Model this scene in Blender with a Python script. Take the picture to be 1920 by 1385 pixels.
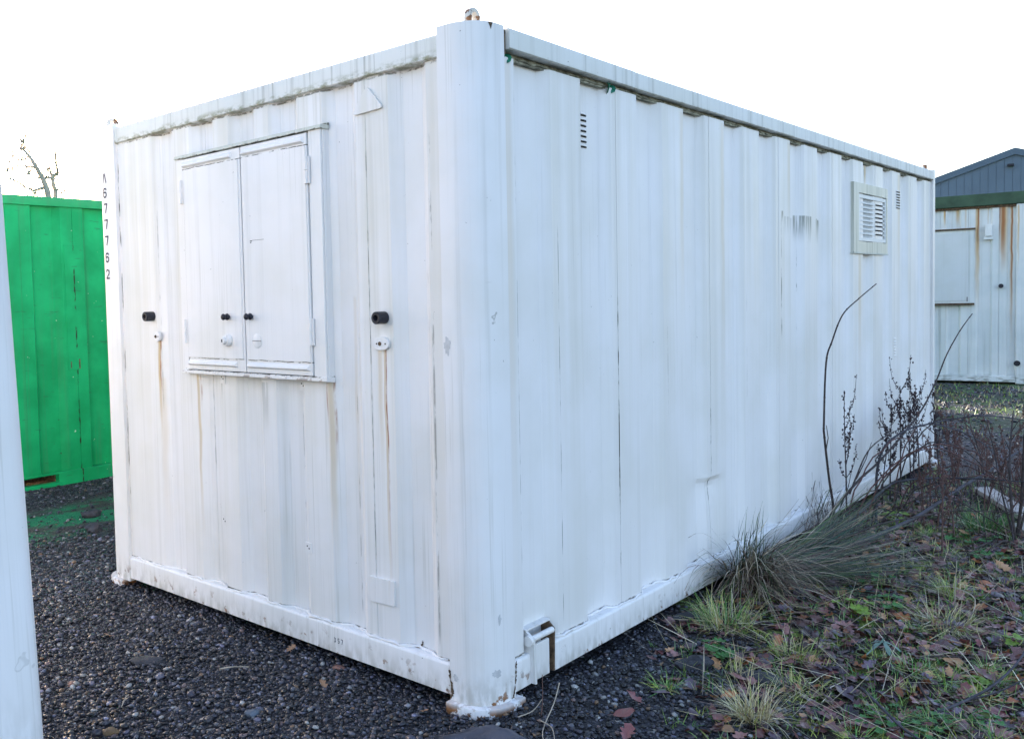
import bpy, bmesh, math, random
import numpy as np
from mathutils import Vector, Matrix

for o in list(bpy.data.objects):
    bpy.data.objects.remove(o)
S = bpy.context.scene
COL = S.collection
PI = math.pi
rnd = random.Random(7)
RNG = np.random.default_rng(11)

# ------------------------------------------------------------------ camera
CAM = Vector((2.0322, -2.6784, 1.5817))
YAW, PITCH, ROLL = math.radians(44.452), math.radians(-2.709), math.radians(-1.472)
FW = Vector((-math.sin(YAW)*math.cos(PITCH), math.cos(YAW)*math.cos(PITCH), math.sin(PITCH)))
_r = Vector((math.cos(YAW), math.sin(YAW), 0)); _u = _r.cross(FW)
RT = _r*math.cos(ROLL) + _u*math.sin(ROLL)
UP = -_r*math.sin(ROLL) + _u*math.cos(ROLL)
cd = bpy.data.cameras.new('camera')
cd.sensor_width = 36.0
cd.lens = 1704.97/1920*36
cd.shift_x = 275.7/1920
cd.shift_y = -47.18/1920
cd.clip_start = 0.05
cd.clip_end = 800
cam = bpy.data.objects.new('camera', cd)
cam.matrix_world = Matrix(((RT.x, UP.x, -FW.x, CAM.x), (RT.y, UP.y, -FW.y, CAM.y), (RT.z, UP.z, -FW.z, CAM.z), (0, 0, 0, 1)))
COL.objects.link(cam)
S.camera = cam

# ------------------------------------------------------------------ light
SUN_EL = math.radians(11.5)
SUN_DIR = Vector((-0.94*math.cos(SUN_EL), 0.341*math.cos(SUN_EL), math.sin(SUN_EL)))   # towards the sun
W = bpy.data.worlds.new('World'); S.world = W; W.use_nodes = True
wn = W.node_tree.nodes; wl = W.node_tree.links
sky = wn.new('ShaderNodeTexSky'); sky.sky_type = 'NISHITA'; sky.sun_disc = False
sky.sun_elevation = SUN_EL
sky.sun_rotation = math.atan2(SUN_DIR.x, SUN_DIR.y)
sky.altitude = 50; sky.air_density = 1.0; sky.dust_density = 2.0; sky.ozone_density = 1.7
tint = wn.new('ShaderNodeVectorMath'); tint.operation = 'MULTIPLY'; tint.inputs[1].default_value = (1.075, 0.978, 1.0)
wl.new(sky.outputs[0], tint.inputs[0]); wl.new(tint.outputs[0], wn['Background'].inputs[0]); wn['Background'].inputs[1].default_value = 0.15
ld = bpy.data.lights.new('sun', 'SUN'); ld.energy = 4.5; ld.angle = math.radians(4); ld.color = (1.0, 0.93, 0.82)
lo = bpy.data.objects.new('sun', ld); COL.objects.link(lo)
lo.rotation_euler = SUN_DIR.to_track_quat('Z', 'Y').to_euler()
S.view_settings.view_transform = 'Standard'
S.view_settings.look = 'None'
S.view_settings.gamma = 1.0
S.view_settings.exposure = 2.35

# ------------------------------------------------------------------ helpers
def tag(o, label=None, cat=None, group=None, kind=None):
    if label: o['label'] = label
    if cat: o['category'] = cat
    if group: o['group'] = group
    if kind: o['kind'] = kind
    return o

def empty(name, loc=(0, 0, 0), rz=0.0):
    o = bpy.data.objects.new(name, None); COL.objects.link(o)
    o.empty_display_size = 0.1
    o.location = loc; o.rotation_euler = (0, 0, rz)
    return o

class MB:
    def __init__(s): s.v = []; s.f = []
    def add(s, vs, fs):
        n = len(s.v); s.v += [tuple(p) for p in vs]; s.f += [tuple(i+n for i in q) for q in fs]; return s
    def box(s, x0, x1, y0, y1, z0, z1):
        v = [(x0, y0, z0), (x1, y0, z0), (x1, y1, z0), (x0, y1, z0), (x0, y0, z1), (x1, y0, z1), (x1, y1, z1), (x0, y1, z1)]
        return s.add(v, [(0, 3, 2, 1), (4, 5, 6, 7), (0, 1, 5, 4), (1, 2, 6, 5), (2, 3, 7, 6), (3, 0, 4, 7)])
    def prism(s, poly, h0, h1, ax='z'):
        """poly: 2D points; extruded along ax between h0 and h1"""
        def P(a, b, h): return {'z': (a, b, h), 'y': (a, h, b), 'x': (h, a, b)}[ax]
        n = len(poly)
        v = [P(a, b, h0) for a, b in poly] + [P(a, b, h1) for a, b in poly]
        f = [tuple(range(n))[::-1], tuple(range(n, 2*n))] + [(i, (i+1) % n, n+(i+1) % n, n+i) for i in range(n)]
        return s.add(v, f)
    def tube(s, pts, rad, n=8, cap=True):
        pts = [Vector(p) for p in pts]
        if not isinstance(rad, (list, tuple)): rad = [rad]*len(pts)
        vs = []; ref = None
        for i, p in enumerate(pts):
            t = (pts[min(i+1, len(pts)-1)] - pts[max(i-1, 0)]).normalized()
            if ref is None:
                ref = t.orthogonal().normalized()
            else:
                ref = (ref - t*ref.dot(t))
                ref = ref.normalized() if ref.length > 1e-5 else t.orthogonal().normalized()
            b = t.cross(ref)
            for k in range(n):
                a = 2*PI*k/n
                vs.append(p + (ref*math.cos(a) + b*math.sin(a))*rad[i])
        fs = []
        for i in range(len(pts)-1):
            for k in range(n):
                fs.append((i*n+k, i*n+(k+1) % n, (i+1)*n+(k+1) % n, (i+1)*n+k))
        if cap:
            fs.append(tuple(range(n))[::-1]); fs.append(tuple((len(pts)-1)*n+k for k in range(n)))
        return s.add(vs, fs)
    def ball(s, c, r, n=8, m=6, sc=(1, 1, 1)):
        vs = [(c[0], c[1], c[2]+r*sc[2])]
        for i in range(1, m):
            th = PI*i/m
            for k in range(n):
                a = 2*PI*k/n
                vs.append((c[0]+r*sc[0]*math.sin(th)*math.cos(a), c[1]+r*sc[1]*math.sin(th)*math.sin(a), c[2]+r*sc[2]*math.cos(th)))
        vs.append((c[0], c[1], c[2]-r*sc[2]))
        fs = [(0, 1+k, 1+(k+1) % n) for k in range(n)]
        for i in range(m-2):
            for k in range(n):
                fs.append((1+i*n+k, 1+(i+1)*n+k, 1+(i+1)*n+(k+1) % n, 1+i*n+(k+1) % n))
        L = len(vs)-1; b = 1+(m-2)*n
        fs += [(L, b+(k+1) % n, b+k) for k in range(n)]
        return s.add(vs, fs)
    def mesh(s, name, mat, smooth=False, bevel=0.0, seg=2):
        me = bpy.data.meshes.new(name)
        me.from_pydata([tuple(p) for p in s.v], [], s.f)
        bm = bmesh.new(); bm.from_mesh(me)
        bmesh.ops.recalc_face_normals(bm, faces=bm.faces[:])
        if bevel > 0:
            es = [e for e in bm.edges if len(e.link_faces) == 2 and e.calc_face_angle(0) > 0.6]
            bmesh.ops.bevel(bm, geom=es, offset=bevel, segments=seg, affect='EDGES', profile=0.5, clamp_overlap=True)
        bm.to_mesh(me); bm.free()
        if smooth is True:
            me.polygons.foreach_set('use_smooth', [True]*len(me.polygons))
        elif smooth:
            me.polygons.foreach_set('use_smooth', [True]*len(me.polygons))
            me.set_sharp_from_angle(angle=math.radians(smooth))
        me.materials.append(mat)
        return me
    def build(s, name, mat, parent=None, smooth=False, bevel=0.0, seg=2, loc=None):
        o = bpy.data.objects.new(name, s.mesh(name, mat, smooth, bevel, seg))
        COL.objects.link(o)
        if parent: o.parent = parent
        if loc: o.location = loc
        return o

def mass(name, V, F, colors, mat, parent=None, smooth=False):
    """numpy mass mesh: V (n,3), F (m,k) with constant k, colors (n,3)"""
    me = bpy.data.meshes.new(name)
    n, m, k = len(V), len(F), F.shape[1]
    me.vertices.add(n); me.vertices.foreach_set('co', V.astype(np.float32).ravel())
    me.loops.add(m*k); me.loops.foreach_set('vertex_index', F.astype(np.int32).ravel())
    me.polygons.add(m)
    me.polygons.foreach_set('loop_start', np.arange(0, m*k, k, dtype=np.int32))
    me.polygons.foreach_set('loop_total', np.full(m, k, dtype=np.int32))
    me.update(calc_edges=True)
    if colors is not None:
        a = me.color_attributes.new('col', 'FLOAT_COLOR', 'POINT')
        c = np.ones((n, 4), np.float32); c[:, :3] = colors
        a.data.foreach_set('color', c.ravel())
    if smooth: me.polygons.foreach_set('use_smooth', np.ones(m, bool))
    me.materials.append(mat)
    o = bpy.data.objects.new(name, me); COL.objects.link(o)
    if parent: o.parent = parent
    return o

def catmull(P, n=6):
    P = [Vector(p) for p in P]; out = []
    for i in range(len(P)-1):
        a = P[max(i-1, 0)]; b = P[i]; c = P[i+1]; d = P[min(i+2, len(P)-1)]
        for k in range(n):
            t = k/n
            out.append(0.5*((2*b) + (c-a)*t + (2*a-5*b+4*c-d)*t*t + (3*b-a-3*c+d)*t**3))
    out.append(P[-1]); return out

# ------------------------------------------------------------------ materials
class NT:
    def __init__(s, name, rough=0.5, spec=0.4):
        s.mat = bpy.data.materials.new(name); s.mat.use_nodes = True
        s.nt = s.mat.node_tree; s.n = s.nt.nodes; s.l = s.nt.links
        s.b = s.n['Principled BSDF']
        s.b.inputs['Roughness'].default_value = rough
        s.b.inputs['Specular IOR Level'].default_value = spec
        s.tc = s.n.new('ShaderNodeTexCoord')
        s.sep = s.n.new('ShaderNodeSeparateXYZ'); s.l.new(s.tc.outputs['Object'], s.sep.inputs[0])
        s.x, s.y, s.z = s.sep.outputs
        s.obj = s.tc.outputs['Object']
    def put(s, sock, v):
        if hasattr(v, 'is_output') or isinstance(v, bpy.types.NodeSocket): s.l.new(v, sock)
        else:
            if isinstance(v, (tuple, list)) and len(v) == 3 and sock.type == 'RGBA': v = (*v, 1)
            sock.default_value = v
    def m(s, op, a, b=0.0, c=None, clamp=False):
        q = s.n.new('ShaderNodeMath'); q.operation = op; q.use_clamp = clamp
        s.put(q.inputs[0], a); s.put(q.inputs[1], b)
        if c is not None: s.put(q.inputs[2], c)
        return q.outputs[0]
    def mr(s, v, a, b, c=0.0, d=1.0):
        q = s.n.new('ShaderNodeMapRange'); q.interpolation_type = 'SMOOTHSTEP'
        s.put(q.inputs[0], v)
        for i, t in enumerate((a, b, c, d)): s.put(q.inputs[i+1], t)
        return q.outputs[0]
    def noise(s, sc=(1, 1, 1), scale=1.0, det=3.0, rough=0.55, off=(0, 0, 0)):
        mp = s.n.new('ShaderNodeMapping'); s.l.new(s.obj, mp.inputs[0])
        mp.inputs['Scale'].default_value = sc; mp.inputs['Location'].default_value = off
        q = s.n.new('ShaderNodeTexNoise'); s.l.new(mp.outputs[0], q.inputs['Vector'])
        q.inputs['Scale'].default_value = scale; q.inputs['Detail'].default_value = det; q.inputs['Roughness'].default_value = rough
        return q.outputs[0]
    def mix(s, f, a, b):
        q = s.n.new('ShaderNodeMix'); q.data_type = 'RGBA'
        s.put(q.inputs[0], f); s.put(q.inputs[6], a); s.put(q.inputs[7], b)
        return q.outputs[2]
    def bump(s, h, strength=0.3, dist=0.002):
        q = s.n.new('ShaderNodeBump'); q.inputs['Strength'].default_value = strength; q.inputs['Distance'].default_value = dist
        s.put(q.inputs['Height'], h); s.l.new(q.outputs[0], s.b.inputs['Normal'])
    def out(s, col, rough=None):
        s.put(s.b.inputs['Base Color'], col)
        if rough is not None: s.put(s.b.inputs['Roughness'], rough)
        return s.mat
    def streak(s, u, u0, z0, z1, w, k=1.0, wob=None, nz=None):
        uu = u if wob is None else s.m('ADD', u, wob)
        du = s.m('ABSOLUTE', s.m('SUBTRACT', uu, u0))
        core = s.mr(du, w*0.15, w, 1, 0)
        fade = s.m('MULTIPLY', s.mr(s.z, z1, z1+(z0-z1)*0.8, 0, 1), s.mr(s.z, z0-0.01, z0+0.012, 1, 0))
        q = s.m('MULTIPLY', s.m('MULTIPLY', core, fade), k)
        if nz is not None: q = s.m('MULTIPLY', q, nz)
        return q
    def maxi(s, L):
        r = L[0]
        for q in L[1:]: r = s.m('MAXIMUM', r, q)
        return r

def paint(name, base=(0.775, 0.755, 0.755), grime=0.25, gcol=(0.33, 0.32, 0.26), chips=0.6, rough=0.42, streaks=(), axis='x',
          edge_rust=None, topalgae=None, low=None, lines=(), smear=(), ribs=None, hlines=(), peel=0.0):
    t = NT(name, rough, 0.35)
    u = t.x if axis == 'x' else t.y
    mott = t.noise(scale=2.2, det=4)
    col = t.mix(t.mr(mott, 0.35, 0.7), base, tuple(c*0.93 for c in base[:2])+(base[2]*0.90,))
    st = t.noise(sc=(26, 26, 0.55), scale=1.0, det=4, rough=0.6)
    col = t.mix(t.m('MULTIPLY', t.mr(st, 0.5, 0.78), grime), col, gcol)
    st2 = t.noise(sc=(90, 90, 1.4), scale=1.0, det=2)
    patch = t.mr(t.noise(scale=1.1, det=2, off=(3, 1, 5)), 0.42, 0.65)
    col = t.mix(t.m('MULTIPLY', t.m('MULTIPLY', t.mr(st2, 0.56, 0.72), patch), grime*1.3), col, gcol)
    if ribs:       # yellowed film on the proud ribs, strongest high up
        rd = t.x if ribs[0] == 'x' else t.y
        rm_ = t.m('MULTIPLY', t.mr(rd, ribs[1], ribs[2]), t.mr(t.z, 0.2, 2.5, 0.25, 1.0))
        rm_ = t.m('MULTIPLY', rm_, t.mr(t.noise(sc=(18, 18, 0.4), scale=1.0, det=4, off=(4, 4, 4)), 0.32, 0.68))
        col = t.mix(t.m('MULTIPLY', rm_, ribs[3]), col, (0.52, 0.49, 0.38))
    nz = t.mr(t.noise(sc=(40, 40, 9), scale=1.0, det=4), 0.3, 0.62)
    wob = t.m('MULTIPLY', t.m('SUBTRACT', t.noise(sc=(0.2, 0.2, 3.0), scale=1.0, det=2), 0.5), 0.03)
    if lines:      # broken dark lines of dirt caught in the sheet joints
        br = t.mr(t.noise(sc=(30, 30, 5), scale=1.0, det=5, rough=0.7), 0.46, 0.6)
        L = []
        for (u0, z0, z1, w, k) in lines:
            du = t.m('ABSOLUTE', t.m('SUBTRACT', u, u0))
            q = t.m('MULTIPLY', t.mr(du, w*0.4, w, 1, 0), t.m('MULTIPLY', t.mr(t.z, z1, z1+0.1), t.mr(t.z, z0-0.1, z0, 1, 0)))
            L.append(t.m('MULTIPLY', q, k))
        col = t.mix(t.m('MULTIPLY', t.maxi(L), br), col, (0.07, 0.07, 0.05))
    if smear:      # green grey smears with an edge on top
        L = []
        for (u0, u1, z0, z1, k) in smear:
            a = t.m('MULTIPLY', t.mr(u, u0, u0+0.02), t.mr(u, u1-0.02, u1, 1, 0))
            b = t.m('MULTIPLY', t.mr(t.z, z1, z0-0.01), t.mr(t.z, z0-0.004, z0+0.006, 1, 0))
            L.append(t.m('MULTIPLY', t.m('MULTIPLY', a, b), k))
        sn = t.mr(t.noise(sc=(60, 60, 4), scale=1.0, det=4), 0.36, 0.6)
        col = t.mix(t.m('MULTIPLY', t.maxi(L), sn), col, (0.10, 0.12, 0.09))
    if streaks:
        L1 = [t.streak(u, a, b, c, w, k, wob, None) for (a, b, c, w, k, kind) in streaks if kind == 0]
        L2 = [t.streak(u, a, b, c, w, k, wob, nz) for (a, b, c, w, k, kind) in streaks if kind == 1]
        if L1: col = t.mix(t.maxi(L1), col, (0.52, 0.36, 0.14))
        if L2: col = t.mix(t.maxi(L2), col, (0.30, 0.10, 0.025))
    if topalgae:   # (z0, z1): algae and grime creeping along a lower edge
        z0, z1 = topalgae
        an = t.mr(t.noise(sc=(14, 14, 30), scale=1.0, det=5, rough=0.65), 0.42, 0.62)
        am = t.m('MULTIPLY', t.mr(t.z, z0, z1, 1, 0), an)
        col = t.mix(t.m('MULTIPLY', am, 0.8), col, (0.17, 0.17, 0.07))
    if low:        # splash dirt near the ground
        ln = t.mr(t.noise(sc=(30, 30, 12), scale=1.0, det=5), 0.35, 0.65)
        col = t.mix(t.m('MULTIPLY', t.m('MULTIPLY', t.mr(t.z, 0.0, low, 1, 0), ln), 0.55), col, (0.20, 0.18, 0.12))
    if edge_rust:
        zlo, zhi, thr = edge_rust
        rn = t.noise(scale=14, det=6, rough=0.65)
        rm = t.m('MULTIPLY', t.mr(rn, thr, thr+0.05), t.mr(t.z, zlo, zhi, 1, 0))
        rc = t.mix(t.mr(t.noise(scale=40, det=3), 0.4, 0.6), (0.10, 0.045, 0.02), (0.25, 0.11, 0.04))
        col = t.mix(rm, col, rc)
    if hlines:
        hb_ = t.mr(t.noise(sc=(22, 22, 30), scale=1.0, det=5, rough=0.7, off=(9, 2, 0)), 0.42, 0.56)
        wz = t.m('ADD', t.z, t.m('MULTIPLY', t.m('SUBTRACT', t.noise(sc=(16, 16, 1), scale=1.0, det=3), 0.5), 0.012))
        L = [t.m('MULTIPLY', t.mr(t.m('ABSOLUTE', t.m('SUBTRACT', wz, z0)), w*0.4, w, 1, 0), k) for (z0, w, k) in hlines]
        col = t.mix(t.m('MULTIPLY', t.maxi(L), hb_), col, (0.06, 0.055, 0.03))
    if peel:
        pn_ = t.noise(scale=7, det=3, rough=0.5, off=(6, 1, 3))
        col = t.mix(t.m('MULTIPLY', t.mr(pn_, 0.712, 0.722), peel*0.5), col, (0.60, 0.60, 0.60))
        ring = t.m('MULTIPLY', t.mr(pn_, 0.703, 0.712), t.mr(pn_, 0.716, 0.726, 1, 0))
        col = t.mix(t.m('MULTIPLY', ring, peel), col, (0.22, 0.21, 0.19))
        sc_ = t.noise(sc=(5, 5, 70), scale=1.0, det=2, off=(2, 2, 8))
        pm_ = t.mr(t.noise(scale=2.4, det=2, off=(1, 9, 4)), 0.60, 0.68)
        col = t.mix(t.m('MULTIPLY', t.m('MULTIPLY', t.mr(sc_, 0.70, 0.73), pm_), 0.45*peel), col, (0.25, 0.25, 0.25))
    sp = t.noise(scale=48, det=3, rough=0.6, off=(2, 7, 1))
    cm = t.m('MULTIPLY', t.mr(sp, 0.735, 0.765), chips)
    col = t.mix(cm, col, (0.13, 0.12, 0.10))
    wave = t.noise(sc=(1, 1, 0.35), scale=5.0, det=2)
    fine = t.noise(scale=120, det=2)
    hb = t.m('ADD', t.m('MULTIPLY', wave, 1.0), t.m('MULTIPLY', fine, 0.04))
    t.bump(hb, 0.40, 0.005)
    return t.out(col, t.mr(st, 0.3, 0.8, rough-0.06, rough+0.16))

def plain(name, c, rough=0.6, var=0.25, scale=20, spec=0.3, bump=0.0, metallic=0.0):
    t = NT(name, rough, spec)
    n = t.noise(scale=scale, det=5, rough=0.6)
    col = t.mix(t.mr(n, 0.3, 0.7), tuple(x*(1-var) for x in c), tuple(min(1, x*(1+var)) for x in c))
    if bump: t.bump(n, 0.6, bump)
    t.b.inputs['Metallic'].default_value = metallic
    return t.out(col)

def attr_mat(name, rough=0.7, spec=0.25, trans=0.0, bump=0.0):
    t = NT(name, rough, spec)
    a = t.n.new('ShaderNodeAttribute'); a.attribute_name = 'col'
    n = t.noise(scale=90, det=3)
    col = t.mix(0.25, a.outputs['Color'], t.mix(t.mr(n, 0.3, 0.7), (0, 0, 0), a.outputs['Color']))
    if trans:
        t.b.inputs['Transmission Weight'].default_value = 0.0
        t.b.inputs['Subsurface Weight'].default_value = 0.0
    if bump: t.bump(n, 0.5, bump)
    return t.out(col)

E_K = [0.751+0.4838*k for k in range(-1, 13)]
SEAMS = [e-0.19 for e in E_K[1:13]]
M = {}
M['end'] = paint('paint_end_wall', grime=0.22, low=0.22, ribs=('y', 0.045, 0.025, 0.38), hlines=[(0.174, 0.006, 0.9), (2.484, 0.006, 0.8)], peel=0.0, axis='x', chips=0.75, streaks=[
    (-2.165, 1.40, 0.75, 0.010, 0.75, 0), (-2.158, 1.40, 1.0, 0.006, 1.0, 1),
    (-0.505, 1.385, 0.15, 0.008, 0.6, 0), (-0.497, 1.385, 0.30, 0.006, 1.0, 1), (-0.53, 1.385, 0.8, 0.02, 0.35, 0),
    (-1.815, 1.23, 0.3, 0.010, 0.6, 0), (-1.80, 1.23, 1.0, 0.006, 0.8, 1),
    (-0.832, 1.235, 0.3, 0.022, 0.5, 0), (-0.815, 1.235, 0.85, 0.008, 1.0, 1), (-0.85, 1.235, 1.0, 0.006, 0.8, 1),
    (-2.15, 1.2, 0.2, 0.025, 0.22, 0), (-0.70, 1.6, 0.25, 0.015, 0.2, 0)],
    lines=[(-2.506, 2.48, 0.17, 0.009, 1.0), (-0.186, 2.4, 0.2, 0.010, 0.7), (-1.726, 2.4, 0.7, 0.003, 0.5), (-0.583, 2.35, 0.3, 0.003, 0.6), (-0.70, 1.3, 0.2, 0.004, 0.5), (-0.245, 2.3, 0.2, 0.007, 0.55), (-0.27, 1.9, 0.6, 0.02, 0.25), (-2.15, 2.2, 1.0, 0.004, 0.4), (-1.05, 1.2, 0.55, 0.003, 0.5)],
    smear=[(-1.36, -1.25, 1.215, 0.95, 0.35), (-1.66, -1.60, 1.235, 1.1, 0.4)])
M['side'] = paint('paint_side_wall', grime=0.11, low=0.22, ribs=('x', -0.045, -0.028, 0.28), hlines=[(0.174, 0.006, 0.9)], axis='y', chips=0.5,
    lines=[(SEAMS[0], 1.9, 0.2, 0.004, 1.0), (SEAMS[1], 1.6, 0.3, 0.004, 1.0), (SEAMS[2], 1.5, 0.7, 0.004, 0.8), (SEAMS[3], 1.2, 0.2, 0.004, 1.0), (SEAMS[4], 1.8, 0.5, 0.004, 0.6),
           (3.024, 2.07, 1.28, 0.008, 0.9), (3.03, 1.36, 1.27, 0.016, 0.9), (3.37, 1.9, 1.3, 0.005, 0.8), (3.75, 1.45, 1.27, 0.010, 0.9), (0.267, 2.4, 0.3, 0.004, 0.55), (1.262, 0.8, 0.3, 0.006, 0.7), (2.22, 1.4, 0.2, 0.005, 0.6)],
    smear=[(3.02, 3.06, 2.06, 1.98, 1.0), (3.06, 3.30, 2.03, 1.88, 0.35), (3.30, 3.56, 2.05, 1.86, 0.75), (3.62, 3.80, 2.04, 1.86, 1.0), (4.75, 4.80, 2.46, 2.34, 0.7)],
    streaks=[(4.79, 2.48, 2.30, 0.03, 0.8, 0), (1.70, 2.48, 1.3, 0.03, 0.25, 0), (2.18, 2.48, 0.9, 0.03, 0.25, 0), (0.22, 2.48, 0.3, 0.04, 0.22, 0), (3.15, 2.48, 1.9, 0.04, 0.25, 0), (5.55, 2.48, 1.5, 0.05, 0.3, 0), (4.55, 1.82, 0.8, 0.05, 0.3, 0)])
M['rail'] = paint('paint_top_rail', base=(0.68, 0.68, 0.65), grime=0.42, chips=0.9, topalgae=(2.495, 2.53), axis='x', gcol=(0.22, 0.22, 0.18), rough=0.55)
M['brail'] = paint('paint_bottom_rail', grime=0.25, chips=0.8, low=0.17, edge_rust=(0.03, 0.17, 0.60), axis='x')
M['post'] = paint('paint_corner_post', grime=0.20, chips=0.8, peel=0.55, low=0.2, edge_rust=(0.03, 0.16, 0.58), axis='x')
M['trim'] = paint('paint_trim', grime=0.15, chips=0.7, hlines=[(2.262, 0.003, 1.0), (1.320, 0.003, 0.9)])  # dark lines paint the shadow along the shutter panel folds
M['frame'] = paint('paint_window_frame', grime=0.25, chips=0.7, edge_rust=(1.23, 1.262, 0.54), hlines=[(1.258, 0.004, 0.9)])
M['bead'] = paint('paint_drip_bead', base=(0.56, 0.57, 0.51), hlines=[(2.342, 0.007, 1.0), (2.318, 0.004, 1.0), (1.236, 0.004, 0.8)], grime=0.6, chips=1.0, rough=0.6)
M['foot'] = paint('paint_foot_plate', grime=0.6, chips=1.0, edge_rust=(0.005, 0.05, 0.44), rough=0.6)
M['eye'] = paint('paint_lifting_eye', base=(0.55, 0.54, 0.5), grime=0.7, chips=1.0, edge_rust=(2.7, 2.8, 0.50), rough=0.6)
M['gbox'] = paint('paint_grille_box', base=(0.58, 0.58, 0.51), grime=0.7, gcol=(0.24, 0.25, 0.17), chips=0.8)
M['rustpaint'] = plain('rusted_steel', (0.10, 0.065, 0.04), 0.85, 0.55, 40, bump=0.002)
M['soffit'] = plain('grimy_channel', (0.26, 0.25, 0.19), 0.9, 0.6, 25, bump=0.003)
M['dark'] = plain('dark_interior', (0.012, 0.012, 0.014), 0.9, 0.2)
M['rubber'] = plain('black_rubber', (0.018, 0.018, 0.026), 0.45, 0.3, 30)
M['ink'] = plain('navy_stencil_ink', (0.018, 0.020, 0.055), 0.6, 0.3, 60)
M['wire'] = plain('white_wire_mesh', (0.66, 0.68, 0.68), 0.5, 0.1)
M['foil'] = plain('green_wrapper', (0.01, 0.16, 0.10), 0.35, 0.4, 30, 0.5)
M['white'] = plain('bare_white_paint', (0.72, 0.72, 0.70), 0.5, 0.06, 10)

# ------------------------------------------------------------------ ground
ZONE_A = np.array([0.10, 1.32]); ZONE_N = np.array([0.80, 0.60])
def litter_zone(x, y):
    """metres beyond the line where gravel gives way to leaf litter"""
    return (np.asarray(x)-0.10)*0.80 + (np.asarray(y)-1.30)*0.60

def height(x, y):
    x = np.asarray(x, float); y = np.asarray(y, float)
    h = 0.010*np.sin(1.9*x+0.6*y) + 0.008*np.sin(3.7*y-1.1*x+1.0) + 0.006*np.sin(6.1*x+5.2*y)
    near = np.exp(-((x/6.0)**2+((y-2)/9.0)**2))
    z = litter_zone(x, y)
    mound = 0.035*np.clip(z, 0, 1)*np.clip(x, 0, 0.6)*np.exp(-((y-2.5)/2.5)**2)
    h = h*near - 0.012 + mound
    return h

gm = NT('yard_ground', 0.85, 0.25)
fine = gm.noise(scale=55, det=6, rough=0.7)
big = gm.noise(scale=1.6, det=4)
vor = gm.n.new('ShaderNodeTexVoronoi'); gm.l.new(gm.obj, vor.inputs['Vector']); vor.inputs['Scale'].default_value = 46
vor2 = gm.n.new('ShaderNodeTexVoronoi'); gm.l.new(gm.obj, vor2.inputs['Vector']); vor2.inputs['Scale'].default_value = 24
sepc = gm.n.new('ShaderNodeSeparateColor'); gm.l.new(vor.outputs['Color'], sepc.inputs[0])
grav = gm.mix(gm.mr(sepc.outputs[0], 0.1, 1.0), (0.008, 0.008, 0.011), (0.060, 0.060, 0.072))
grav = gm.mix(gm.mr(sepc.outputs[1], 0.93, 0.96), grav, (0.33, 0.31, 0.28))
grav = gm.mix(gm.mr(fine, 0.4, 0.7), grav, (0.03, 0.028, 0.03))
soil = gm.mix(gm.mr(fine, 0.3, 0.7), (0.010, 0.007, 0.007), (0.050, 0.032, 0.027))
soil = gm.mix(gm.mr(gm.noise(scale=5.5, det=6, rough=0.65, off=(3, 3, 0)), 0.50, 0.60), soil, gm.mix(gm.mr(fine, 0.3, 0.7), (0.06, 0.085, 0.015), (0.20, 0.24, 0.05)))
zn = gm.m('ADD', gm.m('MULTIPLY', gm.m('SUBTRACT', gm.x, 0.10), 0.80), gm.m('MULTIPLY', gm.m('SUBTRACT', gm.y, 1.30), 0.60))
zn = gm.m('ADD', zn, gm.m('MULTIPLY', gm.m('SUBTRACT', gm.noise(scale=4, det=4), 0.5), 0.7))
zm = gm.m('MULTIPLY', gm.mr(zn, -0.05, 0.25), gm.mr(gm.m('ADD', gm.y, gm.m('MULTIPLY', gm.x, 1.5)), 5.0, 6.2, 1, 0))
zm = gm.m('MULTIPLY', zm, gm.mr(gm.x, -0.6, -0.3))
gc = gm.mix(zm, grav, soil)
# moss on the ground towards the far cabin
mo = gm.m('MULTIPLY', gm.mr(gm.y, 7.5, 11.5), gm.mr(gm.noise(scale=2.2, det=5), 0.42, 0.58))
gc = gm.mix(gm.m('MULTIPLY', mo, 0.85), gc, gm.mix(gm.mr(fine, 0.3, 0.7), (0.035, 0.07, 0.02), (0.09, 0.14, 0.05)))
# green paint overspray on compacted dirt beside the green container
px = gm.m('SUBTRACT', gm.x, gm.m('MULTIPLY', gm.y, -0.16))
pm = gm.m('MULTIPLY', gm.mr(px, -4.80, -4.55), gm.mr(px, -4.05, -3.65, 1, 0))
pn = gm.mr(gm.noise(sc=(1.8, 0.8, 1), scale=1.6, det=5, rough=0.62), 0.40, 0.50)
pm = gm.m('MULTIPLY', gm.m('MULTIPLY', pm, pn), gm.mr(gm.y, 2.6, 3.2, 1, 0))
dirt = gm.mix(gm.mr(fine, 0.3, 0.7), (0.025, 0.022, 0.020), (0.07, 0.062, 0.055))
dm = gm.m('MULTIPLY', gm.mr(px, -5.0, -4.6), gm.mr(px, -4.0, -3.5, 1, 0))
gc = gm.mix(dm, gc, dirt)
gc = gm.mix(gm.m('MULTIPLY', pm, 0.9), gc, (0.012, 0.17, 0.07))
hgt = gm.m('ADD', gm.m('MULTIPLY', vor.outputs['Distance'], -1.0), gm.m('MULTIPLY', fine, 0.6))
gm.bump(hgt, 0.9, 0.012)
M['ground'] = gm.out(gc, gm.mr(fine, 0.3, 0.7, 0.55, 0.9))

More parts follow.
